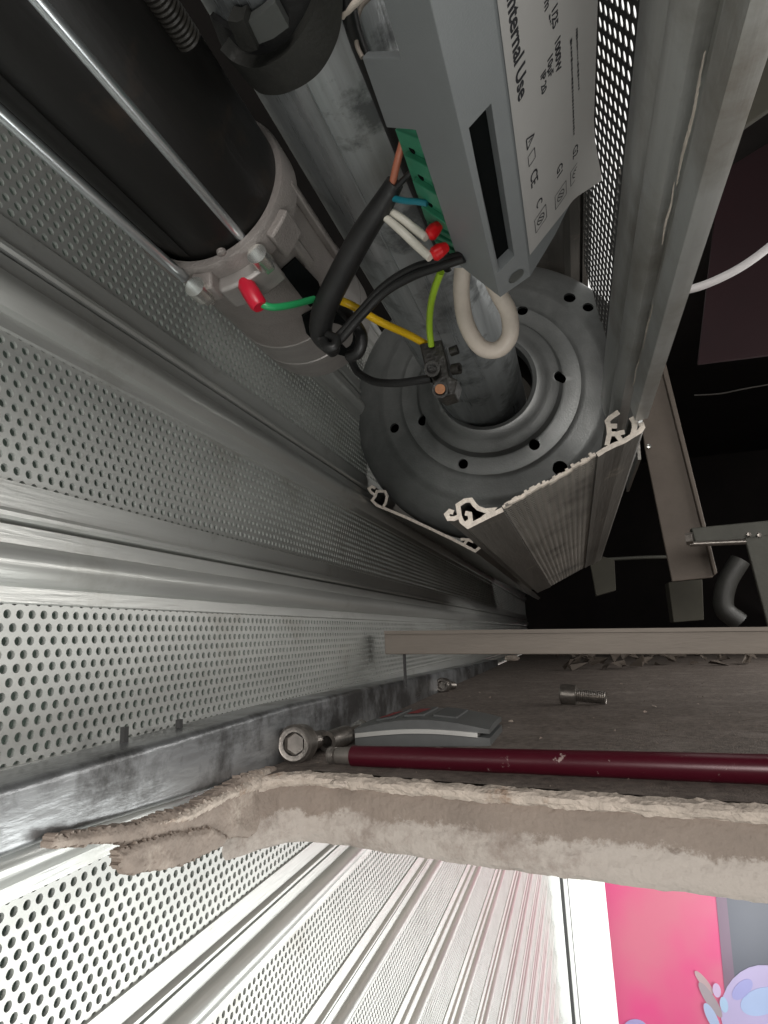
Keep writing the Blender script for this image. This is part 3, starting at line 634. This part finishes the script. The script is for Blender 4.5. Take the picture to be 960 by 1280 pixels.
# end of the housing with a rounded skirt
skirt = MB(); pts = []
for t in np.linspace(0, 1, 14):
    pts.append(lab(wN*(t*.97+.03), np.interp(t, [0, .4, .75, 1], [YE, 163, 158, 151])))
skirt.add([p for p in pts]+[p-nN*7+Vector((0, 2.0, 0)) for p in pts], [(i, i+1, 14+i+1, 14+i) for i in range(13)])
link('end_skirt', skirt, M['box'], cb)
core = MB().exY([(RG.x-.5, RG.y+3), (LL.x, LL.y+3), (RR.x-1.5, RR.y+1.5), (-2, 131), (-22, 124)], 26, YE-12)
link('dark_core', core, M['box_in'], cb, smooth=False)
# label sheet, curling at its lower right corner
lb = MB(); nu, nv_ = 16, 20
c0 = onN(665, 313); c1 = onN(735, 226)
for i in range(nu+1):
    for j in range(nv_+1):
        wd = wN*(.02+.985*i/nu); ye = c0.y+(c1.y-c0.y)*(i/nu); Y = 28+(ye-28)*j/nv_
        cur = max(0, (i/nu-.72)/.28)*max(0, (j/nv_-.88)/.12)*3.0
        lb.v.append(tuple(lab(wd, Y, .25+cur)))
for i in range(nu):
    for j in range(nv_): k = i*(nv_+1)+j; lb.f.append((k, k+1, k+nv_+2, k+nv_+1))
label_o = link('label_sheet', lb, M['label'], cb)
def wy(u, v):
    p = onN(u, v); return (Vector((p.x, p.z))-LL).dot(dN), p.y
def text(s_, u, v, size, bold=0.0, name='printed_text'):
    cu = bpy.data.curves.new('t', 'FONT'); cu.body = s_; cu.size = size; cu.align_x = 'CENTER'; cu.align_y = 'CENTER'; cu.extrude = .02; cu.offset = bold; cu.resolution_u = 3
    to = bpy.data.objects.new('t', cu); COL.objects.link(to); bpy.context.view_layer.update()
    me = bpy.data.meshes.new_from_object(to.evaluated_get(bpy.context.evaluated_depsgraph_get()))
    vs = [v_.co.copy() for v_ in me.vertices]; fs = [tuple(p.vertices) for p in me.polygons]
    bpy.data.objects.remove(to, do_unlink=True)
    w0, y0 = wy(u, v); mb = MB(); mb.add([lab(w0+c.y, y0+c.x, .32+c.z) for c in vs], fs)
    return link(name, mb, M['ink'], label_o, smooth=False)
text('Internal Use', 645, 60, 4.3, .10); text('1/25', 691.5, 20, 2.5, .05); text('m', 682, 4, 2.6, .03); text('1000W', 695.5, 68, 2.5, .06); text('10µF', 686, 82, 2.4, .05); text('IP 20', 677.5, 103, 2.4, .05)
text('C', 672.5, 253, 3.4, .03); text('G1', 698, 213, 3.3, .03); text('G2', 717.5, 189, 3.0, .03); text('CE', 665.8, 222, 3.8, .05)
def line2(mb, a_, b_, th=.22):
    d_ = Vector((b_[0]-a_[0], b_[1]-a_[1])); L = d_.length or 1; n_ = Vector((-d_.y, d_.x))/L*th/2
    P = [(a_[0]+n_.x, a_[1]+n_.y), (b_[0]+n_.x, b_[1]+n_.y), (b_[0]-n_.x, b_[1]-n_.y), (a_[0]-n_.x, a_[1]-n_.y)]
    mb.add([lab(q[0], q[1], .34) for q in P], [(0, 1, 2, 3)])
sy = MB()
for (u, v) in ((674.5, 273), (699.5, 243.5), (718.6, 214)):
    c = wy(u, v); r = 1.45
    for k in range(20): q0 = k/20*2*math.pi; q1 = (k+1)/20*2*math.pi; line2(sy, (c[0]+r*math.cos(q0), c[1]+r*math.sin(q0)), (c[0]+r*math.cos(q1), c[1]+r*math.sin(q1)), .28)
    for o_ in (-.3, .3): line2(sy, (c[0]-.95+o_, c[1]-.95-o_), (c[0]+.95+o_, c[1]+.95-o_), .27)
    line2(sy, (c[0]-2.4, c[1]-2.6), (c[0]+2.4, c[1]-2.6)); line2(sy, (c[0]-2.4, c[1]+2.6), (c[0]+2.4, c[1]+2.6)); line2(sy, (c[0]-2.4, c[1]-2.6), (c[0]-2.4, c[1]+2.6)); line2(sy, (c[0]+2.4, c[1]-2.6), (c[0]+2.4, c[1]+2.6))
c = wy(661, 174.5)
tri = [(c[0]-1.2, c[1]-1.5), (c[0]-1.2, c[1]+1.5), (c[0]+1.5, c[1])]
for k in range(3): line2(sy, tri[k], tri[(k+1) % 3], .35)
line2(sy, (c[0]-.6, c[1]), (c[0]+.5, c[1]), .3)
c = wy(663, 196)
sq = [(c[0]-1.2, c[1]-1.5), (c[0]+1.2, c[1]-1.5), (c[0]+1.2, c[1]+1.5), (c[0]-1.2, c[1]+1.5)]
for k in range(4): line2(sy, sq[k], sq[(k+1) % 4], .2)
rn = random.Random(2)
for (u0, v0, u1, v1) in ((712, 48, 716, 168), (719, 35, 722, 112), (685, 18, 687, 30)):
    a_ = wy(u0, v0); b_ = wy(u1, v1); t = 0; L = b_[1]-a_[1]
    while t < L:
        wl = rn.uniform(.3, .9); 
        w0 = a_[0]+(b_[0]-a_[0])*t/L; line2(sy, (w0, a_[1]+t), (w0, a_[1]+min(t+wl, L)), rn.uniform(.35, .7)); t += wl+rn.uniform(.15, .4)
link('printed_symbols', sy, M['ink'], label_o, smooth=False)
# green terminal strip
Lp = [(494, 162), (531, 274), (548, 312)]; Rp = [(519, 163), (560, 287), (571, 322)]
def ipx(P, t): t *= len(P)-1; i = min(int(t), len(P)-2); f = t-i; return (P[i][0]+(P[i+1][0]-P[i][0])*f, P[i][1]+(P[i+1][1]-P[i][1])*f)
NT = 7
def onT(u, v, h=2.5): return PP(u, v, (RG.x-nL.x*h, 0, RG.y-nL.z*h), nL)
link('terminal_base', MB().plate([onT(*ipx(Lp, 0)), onT(*ipx(Lp, .66)), onT(*ipx(Lp, 1)), onT(*ipx(Rp, 1)), onT(*ipx(Rp, .66)), onT(*ipx(Rp, 0))], nL, 9), M['green'], cb, smooth=False)
for k in range(NT):
    t0 = k/NT; t1 = t0+.55/NT
    a_, b_, c_, d_ = onT(*ipx(Lp, t0), 1.0), onT(*ipx(Rp, t0+.3/NT), 1.0), onT(*ipx(Rp, t1+.3/NT if k < NT-1 else 1), 1.0), onT(*ipx(Lp, t1), 1.0)
    o_ = link('terminal', MB().plate([a_, b_, c_, d_], nL, 1.6), M['green'], cb, smooth=False, bevel=.25)
    m_ = onT(*[(x+y)/2 for x, y in zip(ipx(Lp, t1+.1/NT), ipx(Rp, t1+.3/NT))], 2.35)
    link('terminal_hole', MB().lathe(m_, nL, [(.01, .1), (1.0, .1), (1.0, -.4)], 10), M['box_in'], cb)

# ================================================================== WIRES
def wire(name, pts, r, m, label, cat='wire', parent=None, seg=12, group=None):
    P = spline([PY(*p) if not isinstance(p, Vector) else p for p in pts], 10)
    rr = r
    if isinstance(r, (list, tuple)): rr = [float(np.interp(i/(len(P)-1), np.linspace(0, 1, len(r)), r)) for i in range(len(P))]
    o = link(name, MB().sweep(P, rr, seg), m, parent)
    if label: tag(o, label, cat, group)
    return o
wire('motor_cable', [(418, 440, 186), (402, 418, 178), (405, 388, 170), (425, 345, 162), (452, 295, 154), (478, 255, 148), (494, 228, 144)], [2.2, 3.6, 3.8, 3.7, 3.5, 3.0, 2.4], M['rubber'], 'thick black sheathed cable curving from the motor opening up to the terminals', 'cable', seg=18)
for dx, yo, lb_ in ((0, 0, 'upper of two thin black wires running from the motor into the control box'), (5, 7, 'lower of two thin black wires running from the motor into the control box')):
    wire('thin_black_wire', [(404-dx, 424, 176), (420, 422+yo, 176), (450, 390+yo, 172), (480, 358+yo*1.2, 168), (515, 336+yo*1.4, 163), (550, 326+yo, 159), (580, 319+yo*.6, 157)], 1.25, M['rubber'], lb_, group='thin black wires into the box')
wire('grommet', [(404, 426, 174), (409, 434, 173), (418, 434, 173), (420, 424, 174), (410, 419, 175)], 1.5, M['rubber'], 'short black rubber grommet at the mouth of the motor opening', 'grommet')
wire('black_loop_wire', [(426, 384, 184), (440, 400, 182), (452, 420, 182), (448, 440, 184), (436, 446, 186)], 2.0, M['rubber'], 'black wire bent inside the motor opening behind the cable')
ew = wire('earth_wire', [(322, 378, 150), (340, 384, 152), (365, 381, 158), (392, 374, 168)], 1.05, M['wgreen'], 'green and yellow earth wire with red crimp bolted to the motor cap')
P = spline([PY(418, 373, 176), PY(440, 382, 178), (PY(475, 402, 186)), PY(510, 418, 196), PY(532, 430, 202)], 10)
link('yellow_section', MB().sweep(P, 1.3, 12), M['yellow'], ew)
a_ = PY(304, 350, 149); b_ = PY(325, 384, 150)
link('red_crimp', MB().sweep([a_, a_.lerp(b_, .1), a_.lerp(b_, .5), a_.lerp(b_, .9), b_], [1.8, 2.4, 2.6, 2.5, 2.0], 14), M['crimp'], ew)
a2 = PY(299, 342, 149)
link('crimp_eye', MB().sweep([a2, a_], [1.6, 1.3], 10), M['brass'], ew)
wire('lime_wire', [(551, 340, 165), (543, 362, 172), (538, 385, 182), (537, 410, 192), (539, 432, 198)], 1.1, M['lime'], 'lime green wire dropping from the control box into the small terminal block')
wire('black_lead', [(440, 452, 222), (448, 466, 220), (468, 477, 216), (495, 479, 210), (520, 476, 205), (540, 473, 203)], 1.5, M['rubber'], 'short black lead joining the terminal block from behind the motor cap')
wire('brown_wire', [(490, 232, 144), (496, 205, 140), (502, 182, 137), (505, 168, 135)], [1.0, 1.0, .95, .9], M['brown'], 'brown wire rising from the black cable end to the uppermost green terminal')
wire('black_core_wire', [(494, 236, 144), (505, 224, 142), (518, 212, 140), (526, 204, 139)], .8, M['rubber'], 'short thin black wire entering the green terminals above the blue one')
wire('blue_wire', [(492, 248, 146), (505, 251, 145), (520, 252, 144), (534, 254, 144)], .85, M['teal'], 'short blue wire entering the green terminals')
for (pa, pb, rp_, lb_) in (((486, 262), (533, 297), (548, 282), 'upper ivory wire with red ferrule plugged into the green terminals'), ((482, 272), (538, 322), (557, 309), 'lower ivory wire with red ferrule plugged into the green terminals')):
    wv = wire('ivory_wire', [(pa[0], pa[1], 150), ((pa[0]*2+pb[0])/3, (pa[1]*2+pb[1])/3-1, 150), ((pa[0]+pb[0]*2)/3, (pa[1]+pb[1]*2)/3, 151), (pb[0], pb[1], 151)], [1.0, 1.15, 1.2, 1.2], M['ivory'], lb_, group='ivory wires with red ferrules')
    link('red_ferrule', MB().sweep([PY(pb[0]+2, pb[1]-2, 151), PY(pb[0]+5, pb[1]-4, 151), PY((pb[0]+rp_[0])/2+2, (pb[1]+rp_[1])/2-2, 151), PY(rp_[0], rp_[1], 152)], [1.3, 1.9, 1.9, 1.4], 14), M['red'], wv)
wire('cream_cable', [(578, 335, 186), (577, 370, 190), (583, 405, 193), (600, 433, 195), (622, 437, 195), (637, 420, 193), (636, 392, 190), (624, 368, 187), (610, 340, 184)], 2.7, M['cream'], 'cream rubber sleeved cable loop hanging below the control box', 'cable', seg=18)
wire('grey_thin_cable', [(470, -10, 112), (452, 8, 114), (446, 30, 116), (446, 55, 118), (453, 72, 119)], .55, M['bar'], 'thin greyish lead behind the upper left corner of the control box')
wire('pink_lead', [(455, -6, 108), (440, 8, 110), (428, 20, 112)], .8, M['cream'], 'short pinkish lead between shaft clamp and control box at the top')
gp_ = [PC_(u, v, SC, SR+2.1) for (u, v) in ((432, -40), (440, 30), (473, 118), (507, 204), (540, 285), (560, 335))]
wire('gap_shade', gp_, 1.9, M['rubber'], 'black conduit added for the shade in the narrow gap between bright shaft and control box', 'filler')  # added dark tube, stands for the black gap between shaft and box
# small terminal block
tbk = empty('terminal_block', tuple(PY(548, 495, 203)), 'small black terminal block with brass screw dangling in front of the shaft', 'terminal block')
def blk(px, Y, th, name, m): return link(name, MB().plate([PY(u, v, Y) for u, v in px], (0, -1, 0), th), m, tbk, smooth=False, bevel=.5)
blk([(524, 430), (552, 424), (558, 448), (562, 470), (572, 474), (568, 492), (552, 497), (542, 490), (540, 474), (532, 462)], 199, 9, 'block_body', M['choc'])
def cyl(p, axis, r, h, name, m, hole=0):
    pr = [(.01, 0), (r, 0), (r, h), (hole or .01, h)] + ([(hole, h*.3), (.01, h*.3)] if hole else [])
    return link(name, MB().lathe(p, axis, pr, 24), m, tbk)
tw = -PY(541, 461, 1).normalized()
cyl(PY(540, 461, 198), tw, 2.6, 3.4, 'screw_tower', M['choc'], 1.7)
cyl(PY(550, 487, 199), tw, 2.7, 3.0, 'screw_tower', M['choc'], 1.9)
cyl(PY(550, 486, 197.5), tw, 1.7, 1.4, 'brass_screw', M['brass'])
cyl(PY(563, 440, 200), (.95, -.2, .1), 1.6, 2.6, 'block_peg', M['choc'], .8)
cyl(PY(566, 462, 200), (.95, -.3, -.1), 1.9, 2.6, 'block_peg', M['choc'], 1.0)

# ================================================================== THINGS ON THE LEDGE
def capbolt(px_head, px_tip, rh, rs, label, Yh, Yt, hh=10, parent=None):
    p = PY(*px_head, Yh); p.z = LZ+rh; q = PY(*px_tip, Yt); q.z = LZ+rs if rs > 0 else LZ+2
    ax = (q-p).normalized(); L = (q-p).length
    e = empty('cap_screw', (p.x, p.y, LZ), label, 'screw', 'loose screws on the ledge')
    h = MB(); n_ = 28
    h.lathe(p, ax, [(rh*.61, 2.6), (rh*.61, .1), (rh*.80, .1), (rh*.86, 0), (rh, .8), (rh, hh), (.01, hh)], n_)
    link('screw_head', h, M['dark_bolt'], e)
    link('hex_socket', MB().lathe(p, ax, [(rh*.60, .12), (rh*.54, 2.4), (.01, 2.5)], 6), M['tip'], e, smooth=False)
    pr = []; s_ = hh
    while s_ < L: pr += [(rs, s_), (rs*.88, s_+.6)]; s_ += 1.2
    pr += [(rs*.8, L), (.01, L)]
    link('threaded_shank', MB().lathe(p, ax, [(.01, hh)]+pr, 20), M['dark_bolt'], e, smooth=False)
    return e
capbolt((367, 929), (404, 924), 7.6, 4.0, 'largest socket head screw, its hexagon recess facing us, at the left beside the square tube', 250, 286, hh=8)
capbolt((552, 853), (566, 843), 6.2, 3.4, 'small socket head screw seen end-on against the tube behind the remote control', 560, 590, hh=8)
capbolt((701, 866), (757, 872), 6.6, 4.2, 'threaded cap screw lying alone on the middle of the ledge', 455, 450, hh=10)
# stud with nut
e = empty('threaded_stud', tuple(PZ(430, 912, LZ)), 'dark sleeve and threaded stud with a nut lying behind the largest screw', 'stud')
p = PY(408, 914, 275); p.z = LZ+4.5; q = PY(458, 890, 318); q.z = LZ+4.5; ax = (q-p).normalized(); L = (q-p).length
link('sleeve', MB().lathe(p, ax, [(2.6, 3), (2.6, 0), (4.4, 0), (4.4, L*.45), (.01, L*.45)], 24), M['dark_bolt'], e)
pr = []; s_ = L*.45
while s_ < L: pr += [(2.8, s_), (2.4, s_+.5)]; s_ += 1.0
link('thread', MB().lathe(p, ax, [(.01, L*.44)]+pr+[(.01, L)], 16), M['dark_bolt'], e, smooth=False)
link('nut', MB().lathe(p, ax, [(2.6, L*.78), (5.0, L*.78), (5.0, L*.78+4), (2.6, L*.78+4)], 6), M['bolt'], e, smooth=False)
# remote control
rc = empty('remote_control', (-72, 300, LZ), 'dark grey remote control with silver side trim lying behind the red rod', 'remote control')
p0 = PZ(441, 933, LZ); p1 = PZ(612, 934, LZ); lenR = (p1-p0).length; ux = (p1-p0).normalized(); uy = Vector((-ux.y, ux.x, 0))
if uy.y < 0: uy = -uy
def rcp(s_, d, h): return p0+ux*s_*lenR+uy*d+Vector((0, 0, h))
def topz(s_): return 5.2+5.6*math.sin(math.pi*min(1, max(0, s_*.86+.08)))**1.0
NSS = 28; Wd = 48
def shell(z0, z1, inset, name, m, s0=0, s1=1, dl=0, dr=Wd, out=0):
    mb = MB(); vs = []
    for i in range(NSS+1):
        s_ = s0+(s1-s0)*i/NSS; e_ = (1-abs(2*s_-1)**6)*2.5-2.5
        ya, yb = dl-out-e_*.8+inset, dr+out+e_*.8-inset
        za, zb = z0(s_), z1(s_)
        vs += [rcp(s_, ya, za), rcp(s_, ya, zb), rcp(s_, (ya*3+yb)/4, zb+(.9 if name == 'upper_shell' else 0)), rcp(s_, (ya+yb*3)/4, zb+(.9 if name == 'upper_shell' else 0)), rcp(s_, yb, zb), rcp(s_, yb, za)]
    n = 6; fs = [(i*n+k, i*n+(k+1) % n, (i+1)*n+(k+1) % n, (i+1)*n+k) for i in range(NSS) for k in range(n)]+[tuple(range(n)), tuple(NSS*n+k for k in range(n))]
    mb.add(vs, fs); return link(name, mb, m, rc)
midz = lambda s_: topz(s_)*.52
shell(lambda s_: 0, midz, 1.2, 'lower_shell', M['remote'])
shell(midz, lambda s_: midz(s_)+1.9, 0, 'silver_trim', M['remote_trim'], s0=.01, s1=.92, out=.25)
shell(lambda s_: midz(s_)+1.8, lambda s_: topz(s_)+.6, .8, 'upper_shell', M['remote'])
for k, (sa, sb, kind) in enumerate(((.14, .30, 1), (.36, .52, 1), (.58, .76, 0))):
    mb = MB().hexa([rcp(sa, 8, topz(sa)+.9), rcp(sb, 8, topz(sb)+.9), rcp(sb, 38, topz(sb)+.9), rcp(sa, 38, topz(sa)+.9)], [rcp(sa, 8, topz(sa)+2.3), rcp(sb, 8, topz(sb)+2.3), rcp(sb, 38, topz(sb)+2.3), rcp(sa, 38, topz(sa)+2.3)])
    ky = link('key', mb, M['remote_key'], rc, smooth=False, bevel=.6)
    if kind:
        s1_, s2_ = sa+.02, sb-.06; h = 2.42
        link('red_mark', MB().hexa([rcp(s1_, 11, topz(s1_)+h), rcp(s2_, 11, topz(s2_)+h), rcp(s2_+.03, 28, topz(s2_+.03)+h), rcp(s1_+.03, 28, topz(s1_+.03)+h)], [rcp(s1_, 11, topz(s1_)+h+.1), rcp(s2_, 11, topz(s2_)+h+.1), rcp(s2_+.03, 28, topz(s2_+.03)+h+.1), rcp(s1_+.03, 28, topz(s1_+.03)+h+.1)]), M['remote_red'], ky, smooth=False)
# wine red rod
rr_ = empty('red_rod', (0, 245, LZ), 'wine red lacquered rod with grey metal tip lying along the front of the ledge', 'rod')
pa = PZ(412, 944, LZ+3.4); pb = PZ(962, 962, LZ+4.3); d_ = (pb-pa).normalized()
link('rod_shaft', MB().sweep([pa+d_*10, pa+d_*10.5, pb, pb+d_*120], [3.3, 3.9, 4.4, 5.0], 28), M['wine'], rr_)
link('metal_tip', MB().sweep([pa+d_*3, pa+d_*3.6, pa+d_*10.3], [2.4, 3.1, 3.2], 24), M['tip'], rr_)
link('tip_collar', MB().sweep([pa-d_*.5, pa, pa+d_*1.0, pa+d_*2.2, pa+d_*3.0, pa+d_*3.2], [2.2, 3.2, 3.3, 2.3, 3.2, 2.2], 24), M['tip'], rr_)
# cross bar
YB = 430
ba = PY(480, 789, YB); bb = PY(480, 818, YB); ca = PY(960, 784, YB); cbm = PY(960, 818, YB)
dirb = (ca-ba); zt0, zb0, zt1, zb1 = ba.z, bb.z, ca.z, cbm.z; X0 = ba.x; X1 = ca.x; ext = 220
def zl(z0, z1, x): return z0+(z1-z0)*(x-X0)/(X1-X0)
be = empty('cross_bar', (X0, YB, bb.z), 'long beige metal bar lying across above the far part of the ledge', 'metal bar')
mb = MB(); mb.hexa([(X0, YB, bb.z), (X0, YB+16, bb.z), (X0, YB+16, ba.z), (X0, YB, ba.z)], [(X1+ext, YB, zl(zb0, zb1, X1+ext)), (X1+ext, YB+16, zl(zb0, zb1, X1+ext)), (X1+ext, YB+16, zl(zt0, zt1, X1+ext)), (X1+ext, YB, zl(zt0, zt1, X1+ext))])
link('bar_body', mb, M['bar'], be, smooth=False, bevel=.6)
mb = MB(); mb.hexa([(X0+.5, YB-1.6, ba.z-2.2), (X0+.5, YB-.1, ba.z-2.2), (X0+.5, YB-.1, ba.z+.2), (X0+.5, YB-1.6, ba.z+.2)], [(X1+ext, YB-1.6, zl(zt0, zt1, X1+ext)-2.2), (X1+ext, YB-.1, zl(zt0, zt1, X1+ext)-2.2), (X1+ext, YB-.1, zl(zt0, zt1, X1+ext)+.2), (X1+ext, YB-1.6, zl(zt0, zt1, X1+ext)+.2)])
link('top_lip', mb, M['bar'], be, smooth=False)
pz = PY(506, 822, YB+6)
link('support_pin', MB().box((pz.x-.8, YB+4, -33), (pz.x+.8, YB+6, bb.z+1)), M['gap'], be, smooth=False)
# crumbs
rn = random.Random(11); gr = MB()
for k in range(420):
    x = rn.uniform(-118, 160); y = fy(x)+rn.uniform(8, 420)**1; s_ = rn.choice([.25, .3, .4, .5, .8])
    if rn.random() < .03: s_ = 1.6
    P = [Vector((x, y, LZ+.15))+Vector((rn.uniform(-1, 1), rn.uniform(-1, 1), rn.uniform(-.2, .9)))*s_ for _ in range(5)]
    gr.add(P, [(0, 1, 2), (0, 2, 3), (0, 3, 4), (0, 4, 1), (1, 2, 3, 4)])
tag(link('plaster_crumbs', gr, M['plaster_brown'], smooth=False), 'fine pale plaster crumbs and grit scattered over the grimy ledge', 'grit', kind='stuff')
for (u, v, s_, lb_) in ((640, 826, 9, 'pale plaster lump at the far end of the square tube under the bar'), (425, 983, 2.0, 'tiny pink plaster crumb standing on the broken ledge lip')):
    p = PZ(u, v, LZ+.5); mb = MB(); vs = []
    for i in range(5):
        for k in range(9): th = math.pi*i/4; ph = 2*math.pi*k/9; q = 1+rn.uniform(-.25, .25); vs.append((p.x+s_*1.6*q*math.sin(th)*math.cos(ph), p.y+s_*q*math.sin(th)*math.sin(ph), p.z+s_*.6*q*math.cos(th)+s_*.5))
    mb.add(vs, [(i*9+k, i*9+(k+1) % 9, (i+1)*9+(k+1) % 9, (i+1)*9+k) for i in range(4) for k in range(9)])
    tag(link('plaster_lump', mb, M['lip'], smooth=False), lb_, 'plaster lump')

# ================================================================== DARK SPACE AT RIGHT
def slab(name, px, Y, th, m, parent=None, label=None, cat=None, bevel=.8):
    o = link(name, MB().plate([PY(u, v, Y) for u, v in px], (0, -1, 0), th), m, parent, smooth=False, bevel=bevel)
    if label: tag(o, label, cat)
    return o
br = empty('diagonal_bracket', tuple(PY(860, 720, 640)), 'long dusty brown metal strip slanting down in the dark right of the slats', 'bracket')
slab('bracket_strip', [(790, 430), (826, 455), (894, 718), (890, 722), (840, 727), (806, 560)], 640, 3, M['bracket'], br)
q = PY(811, 558, 637); link('rivet', MB().lathe(q, (0, -1, 0), [(2.2, 0), (2.0, 1.2), (.01, 1.6)], 16), M['bolt'], br)
slab('bracket_edge', [(826, 455), (832, 452), (897, 716), (893, 719)], 634, 8, M['bracket'], br)
b2 = empty('grey_bracket', tuple(PY(930, 720, 560)), 'grey angled bracket arm with bolt entering from the right edge', 'bracket')
slab('bracket_arm', [(864, 660), (965, 650), (965, 674), (870, 680)], 560, 10, M['bracket_grey'], b2)
slab('bracket_leg', [(931, 672), (965, 668), (990, 790), (962, 790)], 556, 4, M['bracket_grey'], b2)
link('pin', MB().sweep([PY(862, 680, 560), PY(932, 677, 558)], 2.2, 12), M['dark_bolt'], b2)
link('bolt_head', MB().lathe(PY(858, 674, 560), (.9, -.3, 0), [(.01, 0), (5, 0), (5, 5), (.01, 5)], 6), M['dark_bolt'], b2)
for (u, v) in ((936, 668), (949, 669)): link('screw', MB().lathe(PY(u, v, 554), (0, -1, 0), [(1.9, 0), (1.6, 1.2), (.01, 1.4)], 12), M['dark_bolt'], b2)
wire('white_cable', [(800, 372, 420), (840, 366, 420), (875, 358, 420), (910, 343, 420), (940, 325, 420), (975, 298, 420)], 2.6, M['cable_w'], 'white cable crossing the dark space behind the right slat', 'cable')
wire('thin_grey_wire', [(868, 494, 700), (900, 492, 700), (930, 486, 700), (975, 478, 700)], .8, M['choc'], 'thin grey wire in the dark near the right edge')
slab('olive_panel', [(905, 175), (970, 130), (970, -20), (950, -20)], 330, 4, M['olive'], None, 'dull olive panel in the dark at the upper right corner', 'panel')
slab('maroon_glow', [(900, 215), (990, 160), (990, 440), (872, 455)], 640, 4, M['darkred'], None, 'added dark red panel standing for the dim red glow at the right edge behind the white cable', 'panel')  # put in for a faint red glow, carried by the panel's colour
wire('curved_hose', [(925, 700, 900), (908, 730, 900), (905, 760, 900), (925, 778, 900)], 12, M['clip'], 'curved dark hose standing in the shadow near the right edge', 'hose')
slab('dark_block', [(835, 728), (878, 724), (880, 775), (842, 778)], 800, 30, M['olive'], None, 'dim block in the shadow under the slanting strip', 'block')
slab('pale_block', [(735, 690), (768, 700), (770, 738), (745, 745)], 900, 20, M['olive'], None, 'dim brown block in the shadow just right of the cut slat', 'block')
wire('floor_pipe', [(745, 700, 950), (800, 697, 950), (840, 696, 950)], 2.5, M['bracket_grey'], 'thin dark pipe running level in the shadow behind the cut slat', 'pipe')
db = MB(); rn = random.Random(5)
for k in range(70):
    x = rn.uniform(-40, 330); y = rn.uniform(800, 1300); s_ = rn.uniform(4, 16)
    P = [Vector((x, y, LZ+s_*.4))+Vector((rn.uniform(-1, 1), rn.uniform(-1, 1), rn.uniform(-.5, .9)))*s_ for _ in range(6)]
    db.add(P, [(0, 1, 2), (0, 2, 3), (0, 3, 4), (0, 4, 5), (0, 5, 1), (1, 2, 3, 4, 5)])
tag(link('rubble', db, M['bracket'], smooth=False), 'dark heap of rubble on the far end of the ledge beyond the bar', 'rubble', kind='stuff')

# ================================================================== BELOW THE LEDGE
YS = 2050.
gp = empty('guide_rail', (-90, YS, -1300), 'dark shutter guide rail at the far end of the curtain below the ledge', 'guide rail')
link('rail_side', MB().box((-150, 1935, -1300), (-118, YS, -60)), M['white'], gp, smooth=False, bevel=2)
link('rail_gasket', MB().box((-150, YS+1, -1300), (-109, YS+14, -60)), M['gap'], gp, smooth=False)
post = empty('white_post', (-50, YS+60, -1300), 'broad white painted door post beside the pink screen', 'post')
link('post_body', MB().box((-96, YS+10, -1300), (4, YS+120, -60)), M['white'], post, smooth=False, bevel=2)
link('post_edge', MB().box((-112, YS+6, -1300), (-98, YS+60, -60)), M['white'], post, smooth=False, bevel=1.5)
ds = empty('pink_screen', (400, YS+200, -1300), 'glowing pink advertising screen with pastel shapes below the ledge at lower right', 'screen')
YD = YS+160
def printed(name, col, col2, k_):
    m = mat(name, col, 0, .35, .08, 6); b = m.node_tree.nodes['Principled BSDF']; nt = m.node_tree
    n_ = nt.nodes.new('ShaderNodeTexNoise'); n_.inputs['Scale'].default_value = 3.2; n_.inputs['Detail'].default_value = 3
    tc = [x for x in nt.nodes if x.type == 'TEX_COORD'][0]; nt.links.new(tc.outputs['Object'], n_.inputs[0])
    r_ = nt.nodes.new('ShaderNodeValToRGB'); r_.color_ramp.elements[0].position = .38; r_.color_ramp.elements[1].position = .62
    r_.color_ramp.elements[0].color = tuple(col)+(1,); r_.color_ramp.elements[1].color = tuple(col2)+(1,)
    nt.links.new(n_.outputs[0], r_.inputs[0]); nt.links.new(r_.outputs[0], b.inputs['Base Color']); nt.links.new(r_.outputs[0], b.inputs['Emission Color'])
    b.inputs['Emission Strength'].default_value = k_; return m
link('screen_panel', MB().box((-20, YD, -1180), (620, YD+30, -80)), printed('screen_pink', (0.36, 0.045, 0.125), (0.32, 0.09, 0.13), 1.0), ds, smooth=False)
def shape(name, px, off_, col, s_=1.0):
    link(name, MB().plate([PY(u, v, YD-off_) for u, v in px], (0, -1, 0), .8), printed('screen_'+name, tuple(c*.45 for c in col), tuple(c*.38 for c in col), 1.0), ds, smooth=False)
shape('slate_field', [(893, 1100), (990, 1100), (990, 1320), (925, 1320), (908, 1230), (900, 1165)], 1.5, (0.15, 0.16, 0.20), 1.0)
shape('mauve_band', [(893, 1100), (906, 1100), (919, 1230), (926, 1320), (915, 1320), (905, 1230)], 2.5, (0.26, 0.18, 0.25), 1.0)
circ = lambda cx, cy, a_, b_, rot=0: [(cx+a_*math.cos(q)*math.cos(rot)-b_*math.sin(q)*math.sin(rot), cy+a_*math.cos(q)*math.sin(rot)+b_*math.sin(q)*math.cos(rot)) for q in np.linspace(0, 2*math.pi, 28)[:-1]]
shape('lavender_dome', circ(951, 1262, 50, 56, .2), 4, (0.60, 0.52, 0.80)); shape('blue_patch', circ(952, 1252, 27, 17, -.3), 6, (0.50, 0.62, 0.92)); shape('periwinkle_patch', circ(928, 1237, 16, 9, -.8), 6, (0.45, 0.45, 0.82))
shape('petal', circ(880, 1228, 18, 4.5, .9), 5, (0.58, 0.42, 0.44)); shape('petal', circ(888, 1250, 26, 6, 1.0), 7, (0.45, 0.38, 0.42)); shape('petal', circ(896, 1238, 5, 9, -.2), 9, (0.72, 0.55, 0.80)); shape('petal', circ(905, 1256, 5, 10, -.2), 9, (0.50, 0.68, 0.92)); shape('petal', circ(890, 1272, 20, 6, 1.1), 10, (0.50, 0.60, 0.85)); shape('petal', circ(794, 1288, 16, 14, 0), 5, (0.45, 0.40, 0.70))
